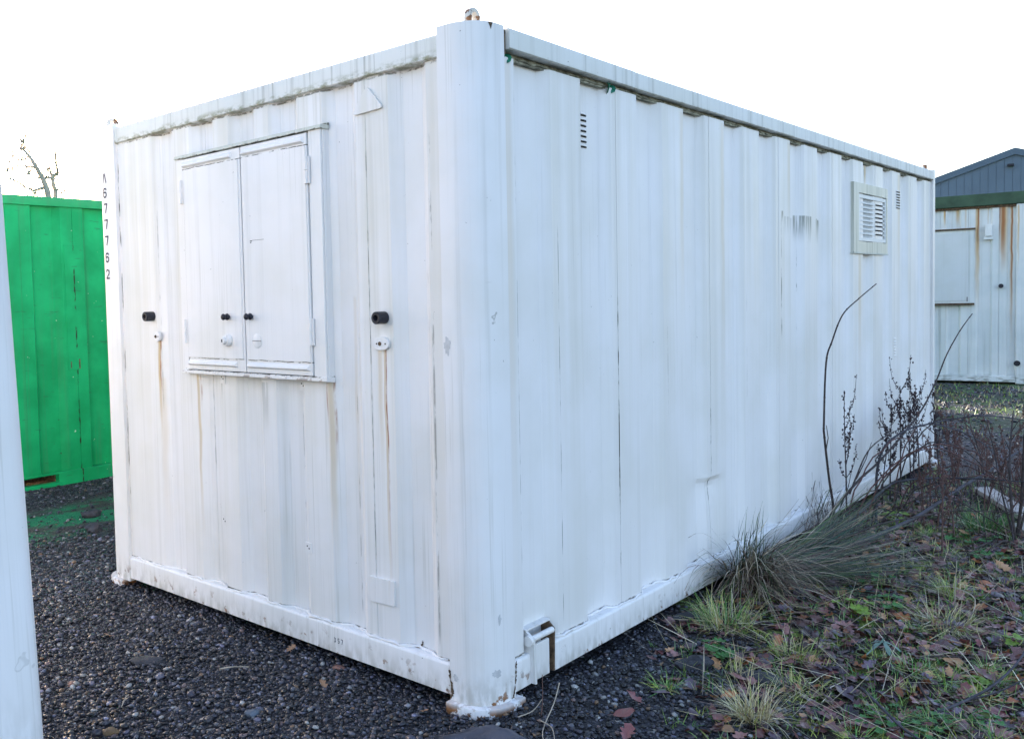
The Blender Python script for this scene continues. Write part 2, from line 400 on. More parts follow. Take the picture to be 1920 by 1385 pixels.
xs = np.unique(np.concatenate([np.linspace(-200, -9, 9), np.arange(-9, 4.01, 0.12), np.linspace(4.4, 200, 9)]))
ys = np.unique(np.concatenate([np.linspace(-200, -5, 7), np.arange(-5, 16.01, 0.12), np.linspace(17, 300, 9)]))
X, Y = np.meshgrid(xs, ys)
V = np.stack([X.ravel(), Y.ravel(), height(X.ravel(), Y.ravel())], -1)
nx, ny = len(xs), len(ys)
ii = (np.arange(ny-1)[:, None]*nx + np.arange(nx-1)[None]).ravel()
F = np.stack([ii, ii+1, ii+nx+1, ii+nx], -1)
gnd = mass('ground', V, F, None, M['ground'], smooth=True)
tag(gnd, kind='structure')

# ------------------------------------------------------------------ cabin building kit
def post_poly(R, ax_, ay_, ret=0.03, n=10):
    """outline of a bent corner post, corner at the origin, wall legs along -x and +y"""
    p = [(-ax_, ret), (-ax_, 0)]
    for k in range(n+1):
        t = PI/2*k/n
        p.append((-R + R*math.sin(t), R - R*math.cos(t)))
    p += [(0, ay_), (-ret, ay_)]
    return p

def xform(poly, cx, cy, sx, sy):
    q = [(cx + sx*a, cy + sy*b) for a, b in poly]
    return q if sx*sy > 0 else q[::-1]

def profile_cut(prof, a, b):
    """piecewise linear profile [(u, d)] cut to u in [a, b]"""
    def at(u):
        for (u0, d0), (u1, d1) in zip(prof, prof[1:]):
            if u0 <= u <= u1: return d0 + (d1-d0)*(u-u0)/max(1e-9, u1-u0)
        return prof[-1][1]
    return [(a, at(a))] + [q for q in prof if a+1e-4 < q[0] < b-1e-4] + [(b, at(b))]

def sheet(mb, pts, z0, z1, place, nz=1, warp=None, ret=0.012):
    """bent sheet: pts (u, depth) -> place(u, depth, z); edges turned back by ret"""
    pts = [(pts[0][0], pts[0][1]+ret)] + pts + [(pts[-1][0], pts[-1][1]+ret)]
    vs = []; n = len(pts)
    for j in range(nz+1):
        z = z0 + (z1-z0)*j/nz
        for (u, d) in pts:
            dd = d + (warp(u, z) if warp else 0)
            vs.append(place(u, dd, z))
    fs = [(j*n+i, j*n+i+1, (j+1)*n+i+1, (j+1)*n+i) for j in range(nz) for i in range(n-1)]
    mb.add(vs, fs)

# ------------------------------------------------------------------ the white cabin
cabin = empty('site_cabin')
tag(cabin, 'long white corrugated steel site cabin with shuttered window filling the middle of the picture', 'cabin')
CW, CL, CH = 2.75, 6.72, 2.60
AL = 0.24
P_NEAR = post_poly(0.13, 0.18, 0.18)
for (cx, cy, sx, sy, ax_, ay_) in ((0, 0, 1, 1, .18, .18), (-CW, 0, -1, 1, AL, .18), (0, CL, 1, -1, .18, .18), (-CW, CL, -1, -1, .18, .18)):
    mb = MB(); mb.prism(xform(post_poly(0.13, ax_, ay_), cx, cy, sx, sy), 0.03, CH)
    p = mb.build('corner_post', M['post'], cabin, smooth=25)
    # foot plate with rounded nose
    q = MB(); q.prism(xform([(a*1.0 + 0.028*(1 if a > -0.17 else 0.3), b - 0.028*(1 if b < 0.17 else -0.3)) for a, b in post_poly(0.15, 0.19, 0.20, ret=0.10)], cx, cy, sx, sy), -0.02, 0.032)
    q.build('foot_plate', M['foot'], cabin, smooth=25, bevel=0.004)
# lifting eyes, all standing in planes across the cabin
for (x, y) in ((-0.075, 0.085), (-2.655, 0.085), (-0.085, CL-0.09), (-2.655, CL-0.09)):
    mb = MB(); n = 12; ro, ri, hl = 0.034, 0.017, 0.028
    outer = [(ro, -0.01)] + [(ro*math.cos(PI*k/n), hl+ro*math.sin(PI*k/n)) for k in range(n+1)] + [(-ro, -0.01)]
    inner = [(ri, -0.01)] + [(ri*math.cos(PI*k/n), hl+ri*math.sin(PI*k/n)) for k in range(n+1)] + [(-ri, -0.01)]
    m_ = len(outer); vs = []
    for xx in (-0.014, 0.014):
        vs += [(x+xx, y+a, CH+b) for a, b in outer] + [(x+xx, y+a, CH+b) for a, b in inner]
    fs = []
    for i in range(m_-1):
        fs += [(i, i+1, m_+i+1, m_+i), (2*m_+i, 3*m_+i, 3*m_+i+1, 2*m_+i+1), (i, 2*m_+i, 2*m_+i+1, i+1), (m_+i, m_+i+1, 3*m_+i+1, 3*m_+i)]
    mb.add(vs, fs)
    mb.build('lifting_eye', M['eye'], cabin, smooth=30, bevel=0.003)

# rails ---------------------------------------------------------
def rail_profile(z0, z1, t=0.05, r=0.010):
    """(depth, z) outline of a folded rail, outer face at depth 0"""
    p = []
    for k in range(5):
        a = PI/2*k/4; p.append((r-r*math.cos(a), z1-r+r*math.sin(a)))
    p = [(0.0, z0+0.004), (0.0, z1-r)] + p[1:]
    p += [(t, z1), (t, z0), (0.006, z0)]
    return p
mb = MB(); mb.prism([(d+0.006, z) for d, z in rail_profile(2.490, 2.577)], -CW+AL+0.002, -0.182, 'x')
mb.build('top_rail', M['rail'], cabin, smooth=30)
# side top rail: three lengths of folded sheet, the near one sprung away from the post
for (a, b, o0, o1, dz) in ((0.199, 1.184, 0.012, 0.004, 0.004), (1.187, 3.908, 0.003, 0.003, 0.0), (3.914, CL-0.182, 0.002, 0.002, 0.0)):
    pr = rail_profile(2.512+dz, 2.590+dz, 0.05, 0.006)
    mb = MB(); n = len(pr)
    vs = [(-d+o0, a, z) for d, z in pr] + [(-d+o1, b, z - dz*0.7) for d, z in pr]
    mb.add(vs, [tuple(range(n)), tuple(range(n, 2*n))[::-1]] + [(i, n+i, n+(i+1) % n, (i+1) % n) for i in range(n)])
    mb.build('top_rail', M['rail'], cabin, smooth=30)
mb = MB(); mb.box(-CW+0.0, -CW+0.05, 0.19, CL-0.19, 2.50, 2.585); mb.build('top_rail', M['rail'], cabin, bevel=0.004)
mb = MB(); mb.box(-CW+AL, -0.19, CL-0.05, CL, 2.50, 2.585); mb.build('top_rail', M['rail'], cabin, bevel=0.004)
mb = MB(); mb.box(-0.05, -0.007, 0.179, 0.199, 2.500, 2.588); mb.build('rail_end_gap', M['rustpaint'], cabin)  # dark block stands for the shade in the rusty gap at the rail end
# grimy channel between wall head and rail
mb = MB(); mb.box(-0.075, -0.034, 0.17, CL-0.17, 2.490, 2.522); mb.build('head_channel', M['soffit'], cabin)
mb = MB(); mb.box(-CW+0.2, -0.17, 0.030, 0.075, 2.4925, 2.505); mb.build('head_channel', M['soffit'], cabin)
# bottom rails
mb = MB(); mb.prism([(d+0.005, z) for d, z in rail_profile(0.045, 0.170, 0.07, 0.014)], -CW+AL-0.05, -0.178, 'x')
mb.build('bottom_rail', M['brail'], cabin, smooth=30)
for (a, b) in ((0.178, 0.290), (0.462, CL-0.178)):
    mb = MB(); mb.prism([(-d-0.004, z) for d, z in rail_profile(0.045, 0.170, 0.07, 0.014)], a, b, 'y')
    # prism on 'y' takes (x, z)
    mb.build('bottom_rail', M['brail'], cabin, smooth=30)
mb = MB(); mb.box(-CW+0.005, -CW+0.07, 0.18, CL-0.18, 0.045, 0.17); mb.build('bottom_rail', M['brail'], cabin, bevel=0.01)
mb = MB(); mb.box(-CW+AL, -0.18, CL-0.07, CL-0.005, 0.045, 0.17); mb.build('bottom_rail', M['brail'], cabin, bevel=0.01)
# dark lining added to block light through panel gaps, floor and roof
mb = MB(); mb.box(-CW+0.085, -0.085, 0.085, CL-0.085, 0.06, 2.5); mb.build('light_block_lining', M['dark'], cabin)
mb = MB()
pr = []
x = -CW+0.052
while x < -0.06:
    pr += [(x, 2.562), (x+0.06, 2.575), (x+0.12, 2.575), (x+0.18, 2.562)]; x += 0.24
pr = [q for q in pr if q[0] < -0.052] + [(-0.052, 2.562)]
mb.prism(pr + [(-0.052, 2.545), (-CW+0.052, 2.545)], 0.06, CL-0.052, 'y')
mb.build('roof_sheet', M['trim'], cabin)

# side wall, sheet by sheet --------------------------------------
XO, XI = 0.020, 0.055
prof_s = [(0.15, XO)]
for e in E_K:
    if e < 0.2: continue
    prof_s += [(e, XO), (e+0.045, XI), (e+0.20, XI), (e+0.25, XO)]
prof_s = [q for q in prof_s if q[0] < CL-0.2] + [(CL-0.15, XO)]
edges = [0.176] + SEAMS + [CL-0.176]
def dent(u, z):
    # crushed rib low on the fourth sheet
    g = math.exp(-((u-2.02)/0.11)**2)
    k = 0.030*g*(1/(1+math.exp((z-0.585)*160)))*math.exp(-max(0, 0.585-z)/0.16)
    return k
for i, (a, b) in enumerate(zip(edges, edges[1:])):
    mb = MB()
    place = lambda u, d, z: (-d, u, z)
    lap = 0.0016*(i % 2)
    if i == 0:
        for (c0, c1, zz) in ((a, 0.270, 0.168), (0.270, 0.462, 0.258), (0.462, b-0.0012, 0.168)):
            sheet(mb, profile_cut(prof_s, c0, c1), zz, 2.495, place, ret=0.003 if c1 < b-0.01 else 0.012)
    else:
        pc = [(u, d+lap) for u, d in profile_cut(prof_s, a+0.0004, b-0.0004)]
        if 1.9 < b < 2.6:
            pc2 = []
            for (u0, d0), (u1, d1) in zip(pc, pc[1:]):
                k = max(1, int((u1-u0)/0.03))
                pc2 += [(u0+(u1-u0)*j/k, d0+(d1-d0)*j/k) for j in range(k)]
            sheet(mb, pc2+[pc[-1]], 0.166, 2.495, place, nz=90, warp=dent)
        else:
            sheet(mb, pc, 0.166, 2.495, place)
    mb.build('wall_panel', M['side'], cabin, smooth=(12 if 1.9 < b < 2.6 else False))
mb = MB(); sheet(mb, [(u, d) for u, d in profile_cut(prof_s, 0.176, CL-0.176)], 0.166, 2.488, lambda u, d, z: (-CW+d, u, z))
mb.build('back_wall', M['trim'], cabin)

# end wall ------------------------------------------------------
prof_e = [(-CW+0.1, 0.020)]
for s_ in (-2.17, -1.82, -1.50, -1.20, -0.84, -0.455):
    prof_e += [(s_, 0.020), (s_+0.055, 0.052), (s_+0.155, 0.052), (s_+0.20, 0.020)]
prof_e += [(-0.1, 0.020)]
eedges = [-CW+AL-0.004, -1.726, -1.150, -0.583, -0.176]
for i, (a, b) in enumerate(zip(eedges, eedges[1:])):
    mb = MB(); lap = 0.0016*(i % 2)
    sheet(mb, [(u, d+lap) for u, d in profile_cut(prof_e, a+0.0004, b-0.0004)], 0.166, 2.4885+0.006, lambda u, d, z: (u, d, z))
    mb.build('wall_panel', M['end'], cabin)
mb = MB(); sheet(mb, profile_cut(prof_e, -CW+0.17, -0.176), 0.166, 2.488, lambda u, d, z: (u, CL-d, z)); mb.build('back_wall', M['trim'], cabin)

# lumpy sealant along the ledge of the bottom rails
def bead(along, a, b, fixed, zc, name='sealant_bead'):
    pts = []; rr = []; u = a
    while u < b:
        off = rnd.uniform(-0.003, 0.004)
        pts.append((u, fixed(u)+off, zc+rnd.uniform(-0.003, 0.005)) if along == 'x' else (fixed(u)-off, u, zc+rnd.uniform(-0.003, 0.005)))
        rr.append(rnd.uniform(0.004, 0.0085)*(0.7 if 'head' in name else 1)); u += rnd.uniform(0.015, 0.04)
    mb = MB(); mb.tube(pts, rr, 5); mb.build(name, M['soffit'] if 'head' in name else M['trim'], cabin, smooth=True)
def dep(prof, u):
    for (u0, d0), (u1, d1) in zip(prof, prof[1:]):
        if u0 <= u <= u1: return d0+(d1-d0)*(u-u0)/max(1e-9, u1-u0)
    return prof[-1][1]
bead('x', -CW+AL, -0.19, lambda u: dep(prof_e, u)-0.004, 0.171)
bead('y', 0.47, CL-0.2, lambda u: -dep(prof_s, u)+0.004, 0.171)
# lumpy foam at the wall head
bead('y', 0.30, CL-0.2, lambda u: -0.032, 2.500, 'head_foam')

# shuttered window ----------------------------------------------
shut = MB(); shut.box(-1.886, -0.815, -0.002, 0.060, 1.245, 2.325)
shutter = shut.build('window_box', M['frame'], cabin, bevel=0.003)
for (x0, x1, z0, z1, y0) in ((-1.888, -1.838, 1.250, 2.322, -0.014), (-0.895, -0.818, 1.250, 2.322, -0.014)):
    mb = MB(); mb.box(x0, x1, y0, -0.0025, z0, z1); mb.build('frame_stile', M['frame'], shutter, bevel=0.003)
mb = MB(); mb.prism([(-0.025, 2.318), (-0.022, 2.334), (0.03, 2.348), (0.03, 2.318)], -1.896, -0.806, 'x'); mb.build('drip_bead', M['bead'], shutter, bevel=0.002)
mb = MB(); mb.prism([(-0.021, 1.240), (-0.021, 1.258), (0.03, 1.262), (0.03, 1.234)], -1.888, -0.810, 'x'); mb.build('sill', M['frame'], shutter, bevel=0.002)
for (x0, x1, lab) in ((-1.833, -1.3645, 'left'), (-1.3565, -0.900, 'right')):
    mb = MB(); mb.box(x0, x1, -0.020, -0.004, 1.262, 2.312)
    leaf = mb.build('shutter_leaf', M['trim'], cabin, bevel=0.002)
    g = 0.012 if lab == 'left' else 0.004
    mb = MB(); mb.box(x0+0.012, x1-0.003-g, -0.0245, -0.0195, 1.322, 2.258); mb.build('shutter_panel', M['trim'], leaf, bevel=0.0015)
    for (zc, hh) in ((2.284, 0.016), (1.296, 0.014)):
        mb = MB()
        xa, xb = x0+0.012, x1-0.012-(0.05 if lab == 'left' else 0.0)
        mb.add([(xa, -0.0195, zc-hh), (xb, -0.0195, zc-hh), (xb, -0.0195, zc+hh), (xa, -0.0195, zc+hh), (xa, -0.032, zc-hh*0.4), (xb-0.01, -0.032, zc-hh*0.4), (xb-0.01, -0.0315, zc+hh*0.1), (xa, -0.0315, zc+hh*0.1)],
               [(0, 3, 2, 1), (4, 5, 6, 7), (0, 1, 5, 4), (1, 2, 6, 5), (2, 3, 7, 6), (3, 0, 4, 7)])
        mb.build('stiffening_fold', M['trim'], leaf)
    if lab == 'left':
        mb = MB(); mb.box(x0+0.007, x0+0.0105, -0.0206, -0.0195, 1.30, 2.262); mb.build('gap_line', M['dark'], leaf)  # dark strip drawn for the shaded gap between leaf and stile
    hx = x0-0.006 if lab == 'left' else x1+0.003
    for (z0, z1) in ((2.094, 2.209), (1.395, 1.512)):
        mb = MB(); zm_ = (z0+z1)/2
        mb.tube([(hx, -0.028, z0), (hx, -0.028, zm_-0.0015)], 0.008, 8); mb.tube([(hx, -0.028, zm_+0.0015), (hx, -0.028, z1)], 0.008, 8)
        mb.box(hx-0.016, hx+0.016, -0.0245, -0.0175, z0, z1)
        mb.build('hinge', M['trim'], leaf, smooth=30)
    # black double knob
    kx = -1.478 if lab == 'left' else -1.303
    mb = MB(); mb.tube([(kx, -0.02, 1.524), (kx, -0.05, 1.524)], 0.009, 10); mb.ball((kx, -0.036, 1.524), 0.0165, 12, 8, (1, .6, 1)); mb.ball((kx, -0.058, 1.524), 0.0155, 12, 8, (1, .7, 1))
    mb.build('knob', M['rubber'], leaf, smooth=True)
    if lab == 'left':
        mb = MB(); mb.tube([(-1.484, -0.02, 1.411), (-1.484, -0.050, 1.411)], [0.031, 0.027], 14); mb.tube([(-1.484, -0.050, 1.411), (-1.484, -0.066, 1.411)], [0.019, 0.016], 12)
        lk = mb.build('lock_boss', M['foot'], leaf, smooth=30)
        mb = MB(); mb.box(-1.487, -1.481, -0.068, -0.0655, 1.404, 1.418); mb.build('keyhole', M['dark'], lk)
    else:
        mb = MB(); mb.tube([(-1.269, -0.02, 1.411), (-1.269, -0.0265, 1.411)], 0.034, 18); cp = mb.build('lock_cover', M['foot'], leaf, smooth=30, bevel=0.001)
        mb = MB(); mb.box(-1.301, -1.237, -0.028, -0.0262, 1.4098, 1.4118); mb.build('cover_slot', M['dark'], cp)
mb = MB(); mb.box(-1.8395, -0.8935, -0.0034, 0.0, 1.258, 2.316); mb.build('gap_shade_plate', M['dark'], shutter)  # dark plate behind the leaves, so the gaps read as shade
# faint scratch marks on the right leaf
mb = MB(); mb.box(-1.30, -1.285, -0.0249, -0.0246, 1.87, 1.8745); mb.box(-1.285, -1.20, -0.0249, -0.0246, 1.874, 1.8755); mb.box(-1.30, -1.29, -0.0249, -0.0246, 1.863, 1.866); mb.build('scratch', M['dark'], leaf)

# rubber bump stops and lug plates on the end wall
for (x, z, y0) in ((-2.206, 1.53, 0.02), (-0.500, 1.513, 0.02)):
    mb = MB(); n = 16; vs = []
    for (yy, r) in ((y0, 0.0255), (-0.031, 0.0255), (-0.034, 0.023), (-0.034, 0.013), (-0.005, 0.012)):
        vs += [(x+r*math.cos(2*PI*k/n), yy, z+r*math.sin(2*PI*k/n)) for k in range(n)]
    fs = [(j*n+k, j*n+(k+1) % n, (j+1)*n+(k+1) % n, (j+1)*n+k) for j in range(4) for k in range(n)] + [tuple(4*n+k for k in range(n))]
    mb.add(vs, fs); mb.build('bump_stop', M['rubber'], cabin, smooth=35)
for (x, z, w) in ((-2.161, 1.422, 0.030), (-0.513, 1.407, 0.044)):
    mb = MB(); n = 18
    mb.prism([(x+w*math.cos(2*PI*k/n), z+0.027*abs(math.cos(2*PI*k/n+PI/2))**0.8*(1 if math.sin(2*PI*k/n) > 0 else -1)) for k in range(n)], 0.006, 0.021, 'y')
    lug = mb.build('lug_plate', M['foot'], cabin, bevel=0.002)
    mb = MB(); mb.tube([(x-0.004, 0.004, z), (x-0.004, 0.0065, z)], 0.009, 10); mb.build('lug_hole', M['rustpaint'], lug)
    for dx in (-0.5, 0.6):
        mb = MB(); mb.ball((x+dx*w, 0.006, z), 0.0035, 8, 5); mb.build('screw', M['rustpaint'], lug)
# triangular badge plate, patch and tabs
def rounded(pts, r=0.014, n=4):
    out = []; N = len(pts)
    for i in range(N):
        a, b, c = Vector(pts[i-1]), Vector(pts[i]), Vector(pts[(i+1) % N])
        p0 = b+(a-b).normalized()*r; p1 = b+(c-b).normalized()*r
        for k in range(n+1):
            t = k/n; q = p0*(1-t)**2+b*2*t*(1-t)+p1*t*t; out.append((q.x, q.y))
    return out
mb = MB(); mb.prism(rounded([(-0.562, 2.455), (-0.472, 2.352), (-0.650, 2.345)], 0.022), 0.010, 0.0215, 'y'); mb.build('triangle_plate', M['end'], cabin, bevel=0.002)
mb = MB(); mb.prism(rounded([(-0.619, 0.430), (-0.474, 0.432), (-0.476, 0.326), (-0.617, 0.322)], 0.008), 0.012, 0.0215, 'y'); mb.build('patch_plate', M['end'], cabin, bevel=0.0015)
for (x, z) in ((-1.655, 0.500), (-1.002, 0.480), (-1.60, 1.22), (-1.04, 1.21)):
    d = dep(prof_e, x)
    mb = MB(); mb.box(x-0.021, x+0.021, d-0.005, d+0.002, z-0.024, z+0.024); tb = mb.build('tab_plate', M['trim'], cabin, bevel=0.001)
    for (dx, dz) in ((-0.006, 0.008), (0.006, -0.002)):
        mb = MB(); mb.tube([(x+dx, d-0.0058, z+dz), (x+dx, d-0.0045, z+dz)], 0.0038, 8); mb.build('screw_hole', M['dark'], tb)
# stencilled number down the far corner post: A677762
GLY = {'A': [[(0, 0), (.42, 1)], [(.58, 1), (1, 0)]],
       '6': [[(.95, .86), (.75, 1), (.3, 1), (.05, .8), (.03, .55)], [(.03, .45), (.05, .18), (.3, 0), (.7, 0), (.95, .2), (.95, .42), (.7, .58), (.25, .56)]],
       '7': [[(0, 1), (.30, 1)], [(.50, 1), (1, 1), (.85, .62), (.55, 0)]],
       '2': [[(.05, .78), (.2, .97), (.6, 1), (.92, .82), (.9, .62)], [(.85, .52), (.45, .25), (.08, 0), (.55, 0)], [(.7, 0), (1, 0)]],
       '3': [[(.05, .85), (.4, 1), (.9, .8), (.5, .55)], [(.5, .5), (.95, .3), (.5, 0), (.05, .12)]], '5': [[(.9, 1), (.1, 1), (.1, .6)], [(.1, .55), (.8, .55), (.9, .25), (.5, 0), (.05, .1)]]}
def ribbon_pts(poly, w):
    out = []
    for a, b in zip(poly, poly[1:]):
        a = Vector(a); b = Vector(b); t = (b-a); L = t.length
        if L < 1e-6: continue
        t /= L; nrm = Vector((-t.y, t.x))*w/2; k = max(1, int(L/0.012))
        for j in range(k):
            p = a+(b-a)*(j/k); q = a+(b-a)*((j+1)/k)
            ex = t*w*0.3
            out.append([p-nrm-(ex if j == 0 else t*0), q-nrm+(ex if j == k-1 else t*0), q+nrm+(ex if j == k-1 else t*0), p+nrm-(ex if j == 0 else t*0)])
    return out
def wrap(s_, z):
    R = 0.13; fl = AL-R; lift = 0.0012
    if s_ <= fl: return (-CW+AL-s_, -lift, z)
    th = (s_-fl)/R
    return (-CW+R-(R+lift)*math.sin(th), R-(R+lift)*math.cos(th), z)
gw, gh = 0.036, 0.066
for ch, zc in zip('A677762', (2.310, 2.228, 2.142, 2.052, 1.960, 1.865, 1.772)):
    mb = MB(); zc0 = zc-gh*0.36
    for pl in GLY[ch]:
        P2 = [((0.112+gw/2) - p[0]*gw, p[1]*gh*0.72) for p in pl]
        for quad in ribbon_pts(P2, 0.0085):
            mb.add([wrap(c.x, zc0+c.y) for c in quad], [(0, 1, 2, 3)])
    mb.build('stencilled_character', M['ink'], cabin)
# small stencilled marks on the bottom rail
for ch, x in zip('357', (-0.835, -0.812, -0.792)):
    mb = MB()
    for pl in GLY[ch]:
        P2 = [(x+p[0]*0.010, 0.095+p[1]*0.020) for p in pl]
        for quad in ribbon_pts(P2, 0.003): mb.add([(c.x, 0.0040, c.y) for c in quad], [(0, 1, 2, 3)])
    mb.build('stencilled_character', M['ink'], cabin)

# louvred vents --------------------------------------------------
def louvres(yc, ztop, zbot, n, w, dark=True):
    for k in range(n):
        z = ztop - (ztop-zbot)*k/(n-1)
        d = -dep(prof_s, yc)
        mb = MB(); m_ = 8; vs = []
        for j in range(m_+1):
            t = j/m_; yy = yc-w/2+w*t; bul = 0.0075*math.sin(PI*t)**0.5
            vs += [(d-0.001, yy, z+0.010), (d+bul, yy, z+0.0015), (d+bul, yy, z-0.001), (d-0.001, yy, z-0.001)]
        fs = [(4*j+i, 4*j+i+1, 4*j+5+i, 4*j+4+i) for j in range(m_) for i in range(3)]
        mb.add(vs, fs); lv = mb.build('louvre', M['side'], cabin, smooth=True)
        if dark:
            mb = MB(); mb.box(d+0.0002, d+0.0012, yc-w*0.48, yc+w*0.48, z-0.0068, z-0.0010); mb.build('louvre_slot', M['dark'], lv)
louvres(0.815, 2.361, 2.226, 7, 0.078)
louvres(5.525, 2.343, 2.216, 7, 0.10)
louvres(5.445, 1.172, 1.038, 7, 0.07, dark=False)

# meshed window box on the side ----------------------------------
gy0, gy1, gz0, gz1 = 4.372, 5.200, 1.842, 2.338
XF = -0.010
gf = MB()
iy0, iy1, iz0, iz1 = 4.490, 5.170, 1.920, 2.268
gf.box(-0.06, XF, gy0, iy0, gz0, gz1); gf.box(-0.05, XF, iy1, gy1, gz0, gz1); gf.box(-0.05, XF, iy0, iy1, gz0, iz0); gf.box(-0.05, XF, iy0, iy1, iz1, gz1)
grille = gf.build('grille_box', M['gbox'], cabin)
mb = MB(); mb.box(-0.084, -0.079, iy0, iy1, iz0, iz1); mb.build('window_pane', plain('dusty_glass', (0.03, 0.035, 0.04), 0.3, 0.5, 3, 0.4), grille)
mb = MB(); mb.box(-0.034, XF-0.005, iy0, iy0+0.035, iz0+0.006, iz1-0.008); mb.box(-0.034, XF-0.005, iy1-0.02, iy1, iz0+0.006, iz1-0.008)
mb.box(-0.034, XF-0.005, iy0+0.035, iy1-0.02, iz0+0.006, iz0+0.03); mb.box(-0.034, XF-0.005, iy0+0.035, iy1-0.02, iz1-0.034, iz1-0.008); mb.build('grille_frame', M['white'], grille)
nb = 9
for k in range(1, nb):
    z = iz0+0.03 + (iz1-0.034-iz0-0.03)*k/nb
    mb = MB(); mb.box(-0.028, -0.020, iy0+0.034, iy1-0.019, z-0.0055, z+0.0055); mb.build('grille_bar', M['wire'], grille)
mb = MB(); nv = 24
for k in range(1, nv):
    y = iy0+0.035+(iy1-iy0-0.055)*k/nv; mb.box(-0.032, -0.0285, y-0.0042, y+0.0042, iz0+0.028, iz1-0.03)
mb.build('grille_wires', M['wire'], grille)
mb = MB(); mb.box(-0.04, XF+0.004, gy0-0.004, gy1+0.01, gz0-0.010, gz0-0.001); mb.build('grille_sill', M['bead'], grille)

# jacking pocket with pin near the corner -------------------------
jp = MB(); jp.box(-0.085, -0.062, 0.288, 0.464, 0.046, 0.265); jp.box(-0.065, -0.021, 0.286, 0.462, 0.256, 0.2615)
pocket = jp.build('jacking_pocket', M['foot'], cabin)
mb = MB(); mb.prism([(-0.062, 0.05), (-0.062, 0.256), (-0.030, 0.256), (0.012, 0.232), (0.018, 0.05)], 0.2905, 0.302, 'y'); mb.build('side_plate', M['foot'], pocket, bevel=0.002)
mb = MB(); mb.prism([(-0.062, 0.05), (-0.062, 0.256), (-0.030, 0.256), (0.002, 0.228), (-0.002, 0.05)], 0.4505, 0.461, 'y'); mb.build('side_plate', M['rustpaint'], pocket, bevel=0.002)
mb = MB(); mb.box(-0.016, -0.004, 0.303, 0.425, 0.050, 0.196); mb.build('face_plate', M['brail'], pocket, bevel=0.003)
mb = MB(); mb.tube([(-0.008, 0.284, 0.222), (-0.008, 0.452, 0.222)], 0.0125, 14); mb.tube([(-0.008, 0.276, 0.222), (-0.008, 0.291, 0.222)], 0.021, 14); mb.build('pin', M['foot'], pocket, smooth=30)
def crack(pts, place, mat='rustpaint', name='rust_crack'):
    mb = MB(); n_ = len(pts)
    pp = []
    for (a0, a1, a2), (b0, b1, b2) in zip(pts, pts[1:]):
        pp += [(a0+(b0-a0)*k/4, a1+(b1-a1)*k/4, (a2+(b2-a2)*k/4)*rnd.uniform(0.15, 0.95)) for k in range(4)]
    pts = pp+[pts[-1]]; n_ = len(pts)
    L = [(u-w/2+rnd.uniform(-.003, .003), z) for u, z, w in pts]; R_ = [(u+w/2+rnd.uniform(-.003, .003), z) for u, z, w in pts]
    vs = [place(u, z) for u, z in L]+[place(u, z) for u, z in R_]
    mb.add(vs, [(i, i+1, n_+i+1, n_+i) for i in range(n_-1)]); mb.build(name, M[mat], cabin)
crack([(-0.184, 0.165, 0.004), (-0.180, 0.145, 0.012), (-0.178, 0.12, 0.010), (-0.172, 0.095, 0.018), (-0.168, 0.07, 0.022), (-0.170, 0.05, 0.018), (-0.178, 0.036, 0.006)], lambda u, z: (u, -0.0015, z))
crack([(0.186, 0.175, 0.004), (0.184, 0.155, 0.020), (0.182, 0.13, 0.014), (0.180, 0.10, 0.018), (0.176, 0.08, 0.012), (0.168, 0.05, 0.024), (0.160, 0.036, 0.028)], lambda u, z: (0.0015, u, z))
crack([(-0.36, 0.205, 0.004), (-0.362, 0.19, 0.020), (-0.366, 0.178, 0.03), (-0.38, 0.172, 0.09)], lambda u, z: (u, dep(prof_e, u)-0.0012, z))
# peeled paint on the near corner post
M['peel'] = plain('peeled_undercoat', (0.52, 0.52, 0.53), 0.6, 0.12, 30)
def peel_at(fn, uc, zc, w, h, seed):
    r_ = random.Random(seed); n_ = 22; vs = [fn(uc, zc)]
    for k in range(n_):
        a = 2*PI*k/n_; q = r_.uniform(0.6, 1.1)
        vs.append(fn(uc+w*q*math.cos(a), zc+h*q*math.sin(a)))
    MB().add(vs, [(0, 1+k, 1+(k+1) % n_) for k in range(n_)]).build('peeled_patch', M['peel'], cabin)
def near_post(s_, z):      # distance along the post surface from its left seam
    R = 0.13; fl = 0.05; e = 0.0012
    if s_ <= fl: return (-0.18+s_, -e, z)
    th = (s_-fl)/R
    if th < PI/2: return (-R+(R+e)*math.sin(th), R-(R+e)*math.cos(th), z)
    return (e, R+(s_-fl-R*PI/2), z)
peel_at(near_post, 0.022, 1.405, 0.018, 0.038, 1); peel_at(near_post, 0.215, 0.36, 0.008, 0.022, 2); peel_at(near_post, 0.20, 0.155, 0.022, 0.018, 3); peel_at(near_post, 0.03, 0.125, 0.016, 0.014, 4)
mb = MB(); mb.add([near_post(a, b) for a, b in ((0.212, 2.599), (0.235, 2.597), (0.231, 2.588), (0.226, 2.572), (0.221, 2.585))], [(0, 1, 2, 3, 4)]); mb.build('paint_chip', M['rustpaint'], cabin)
# scrap of green wrapper caught under the rail
for y, s in ((0.215, 0.05), (1.00, 0.06)):
    mb = MB(); vs = []
    for i in range(5):
        for j in range(3): vs.append((-0.022+0.014*math.sin(i*1.7+j), y+s*(i/4-0.5), 2.510-0.022*j*(0.4+0.6*math.sin(PI*(i+0.5)/5))+0.004*math.cos(i*2.3)))
    mb.add(vs, [(i*3+j, i*3+j+1, i*3+j+4, i*3+j+3) for i in range(4) for j in range(2)])
    o = mb.build('wrapper_scrap', M['foil'])
    tag(o, 'green scrap of wrapper caught under the roof rail beside the corner post' if y < 0.5 else 'green scrap of wrapper caught under the roof rail above the slotted vent', 'wrapper')

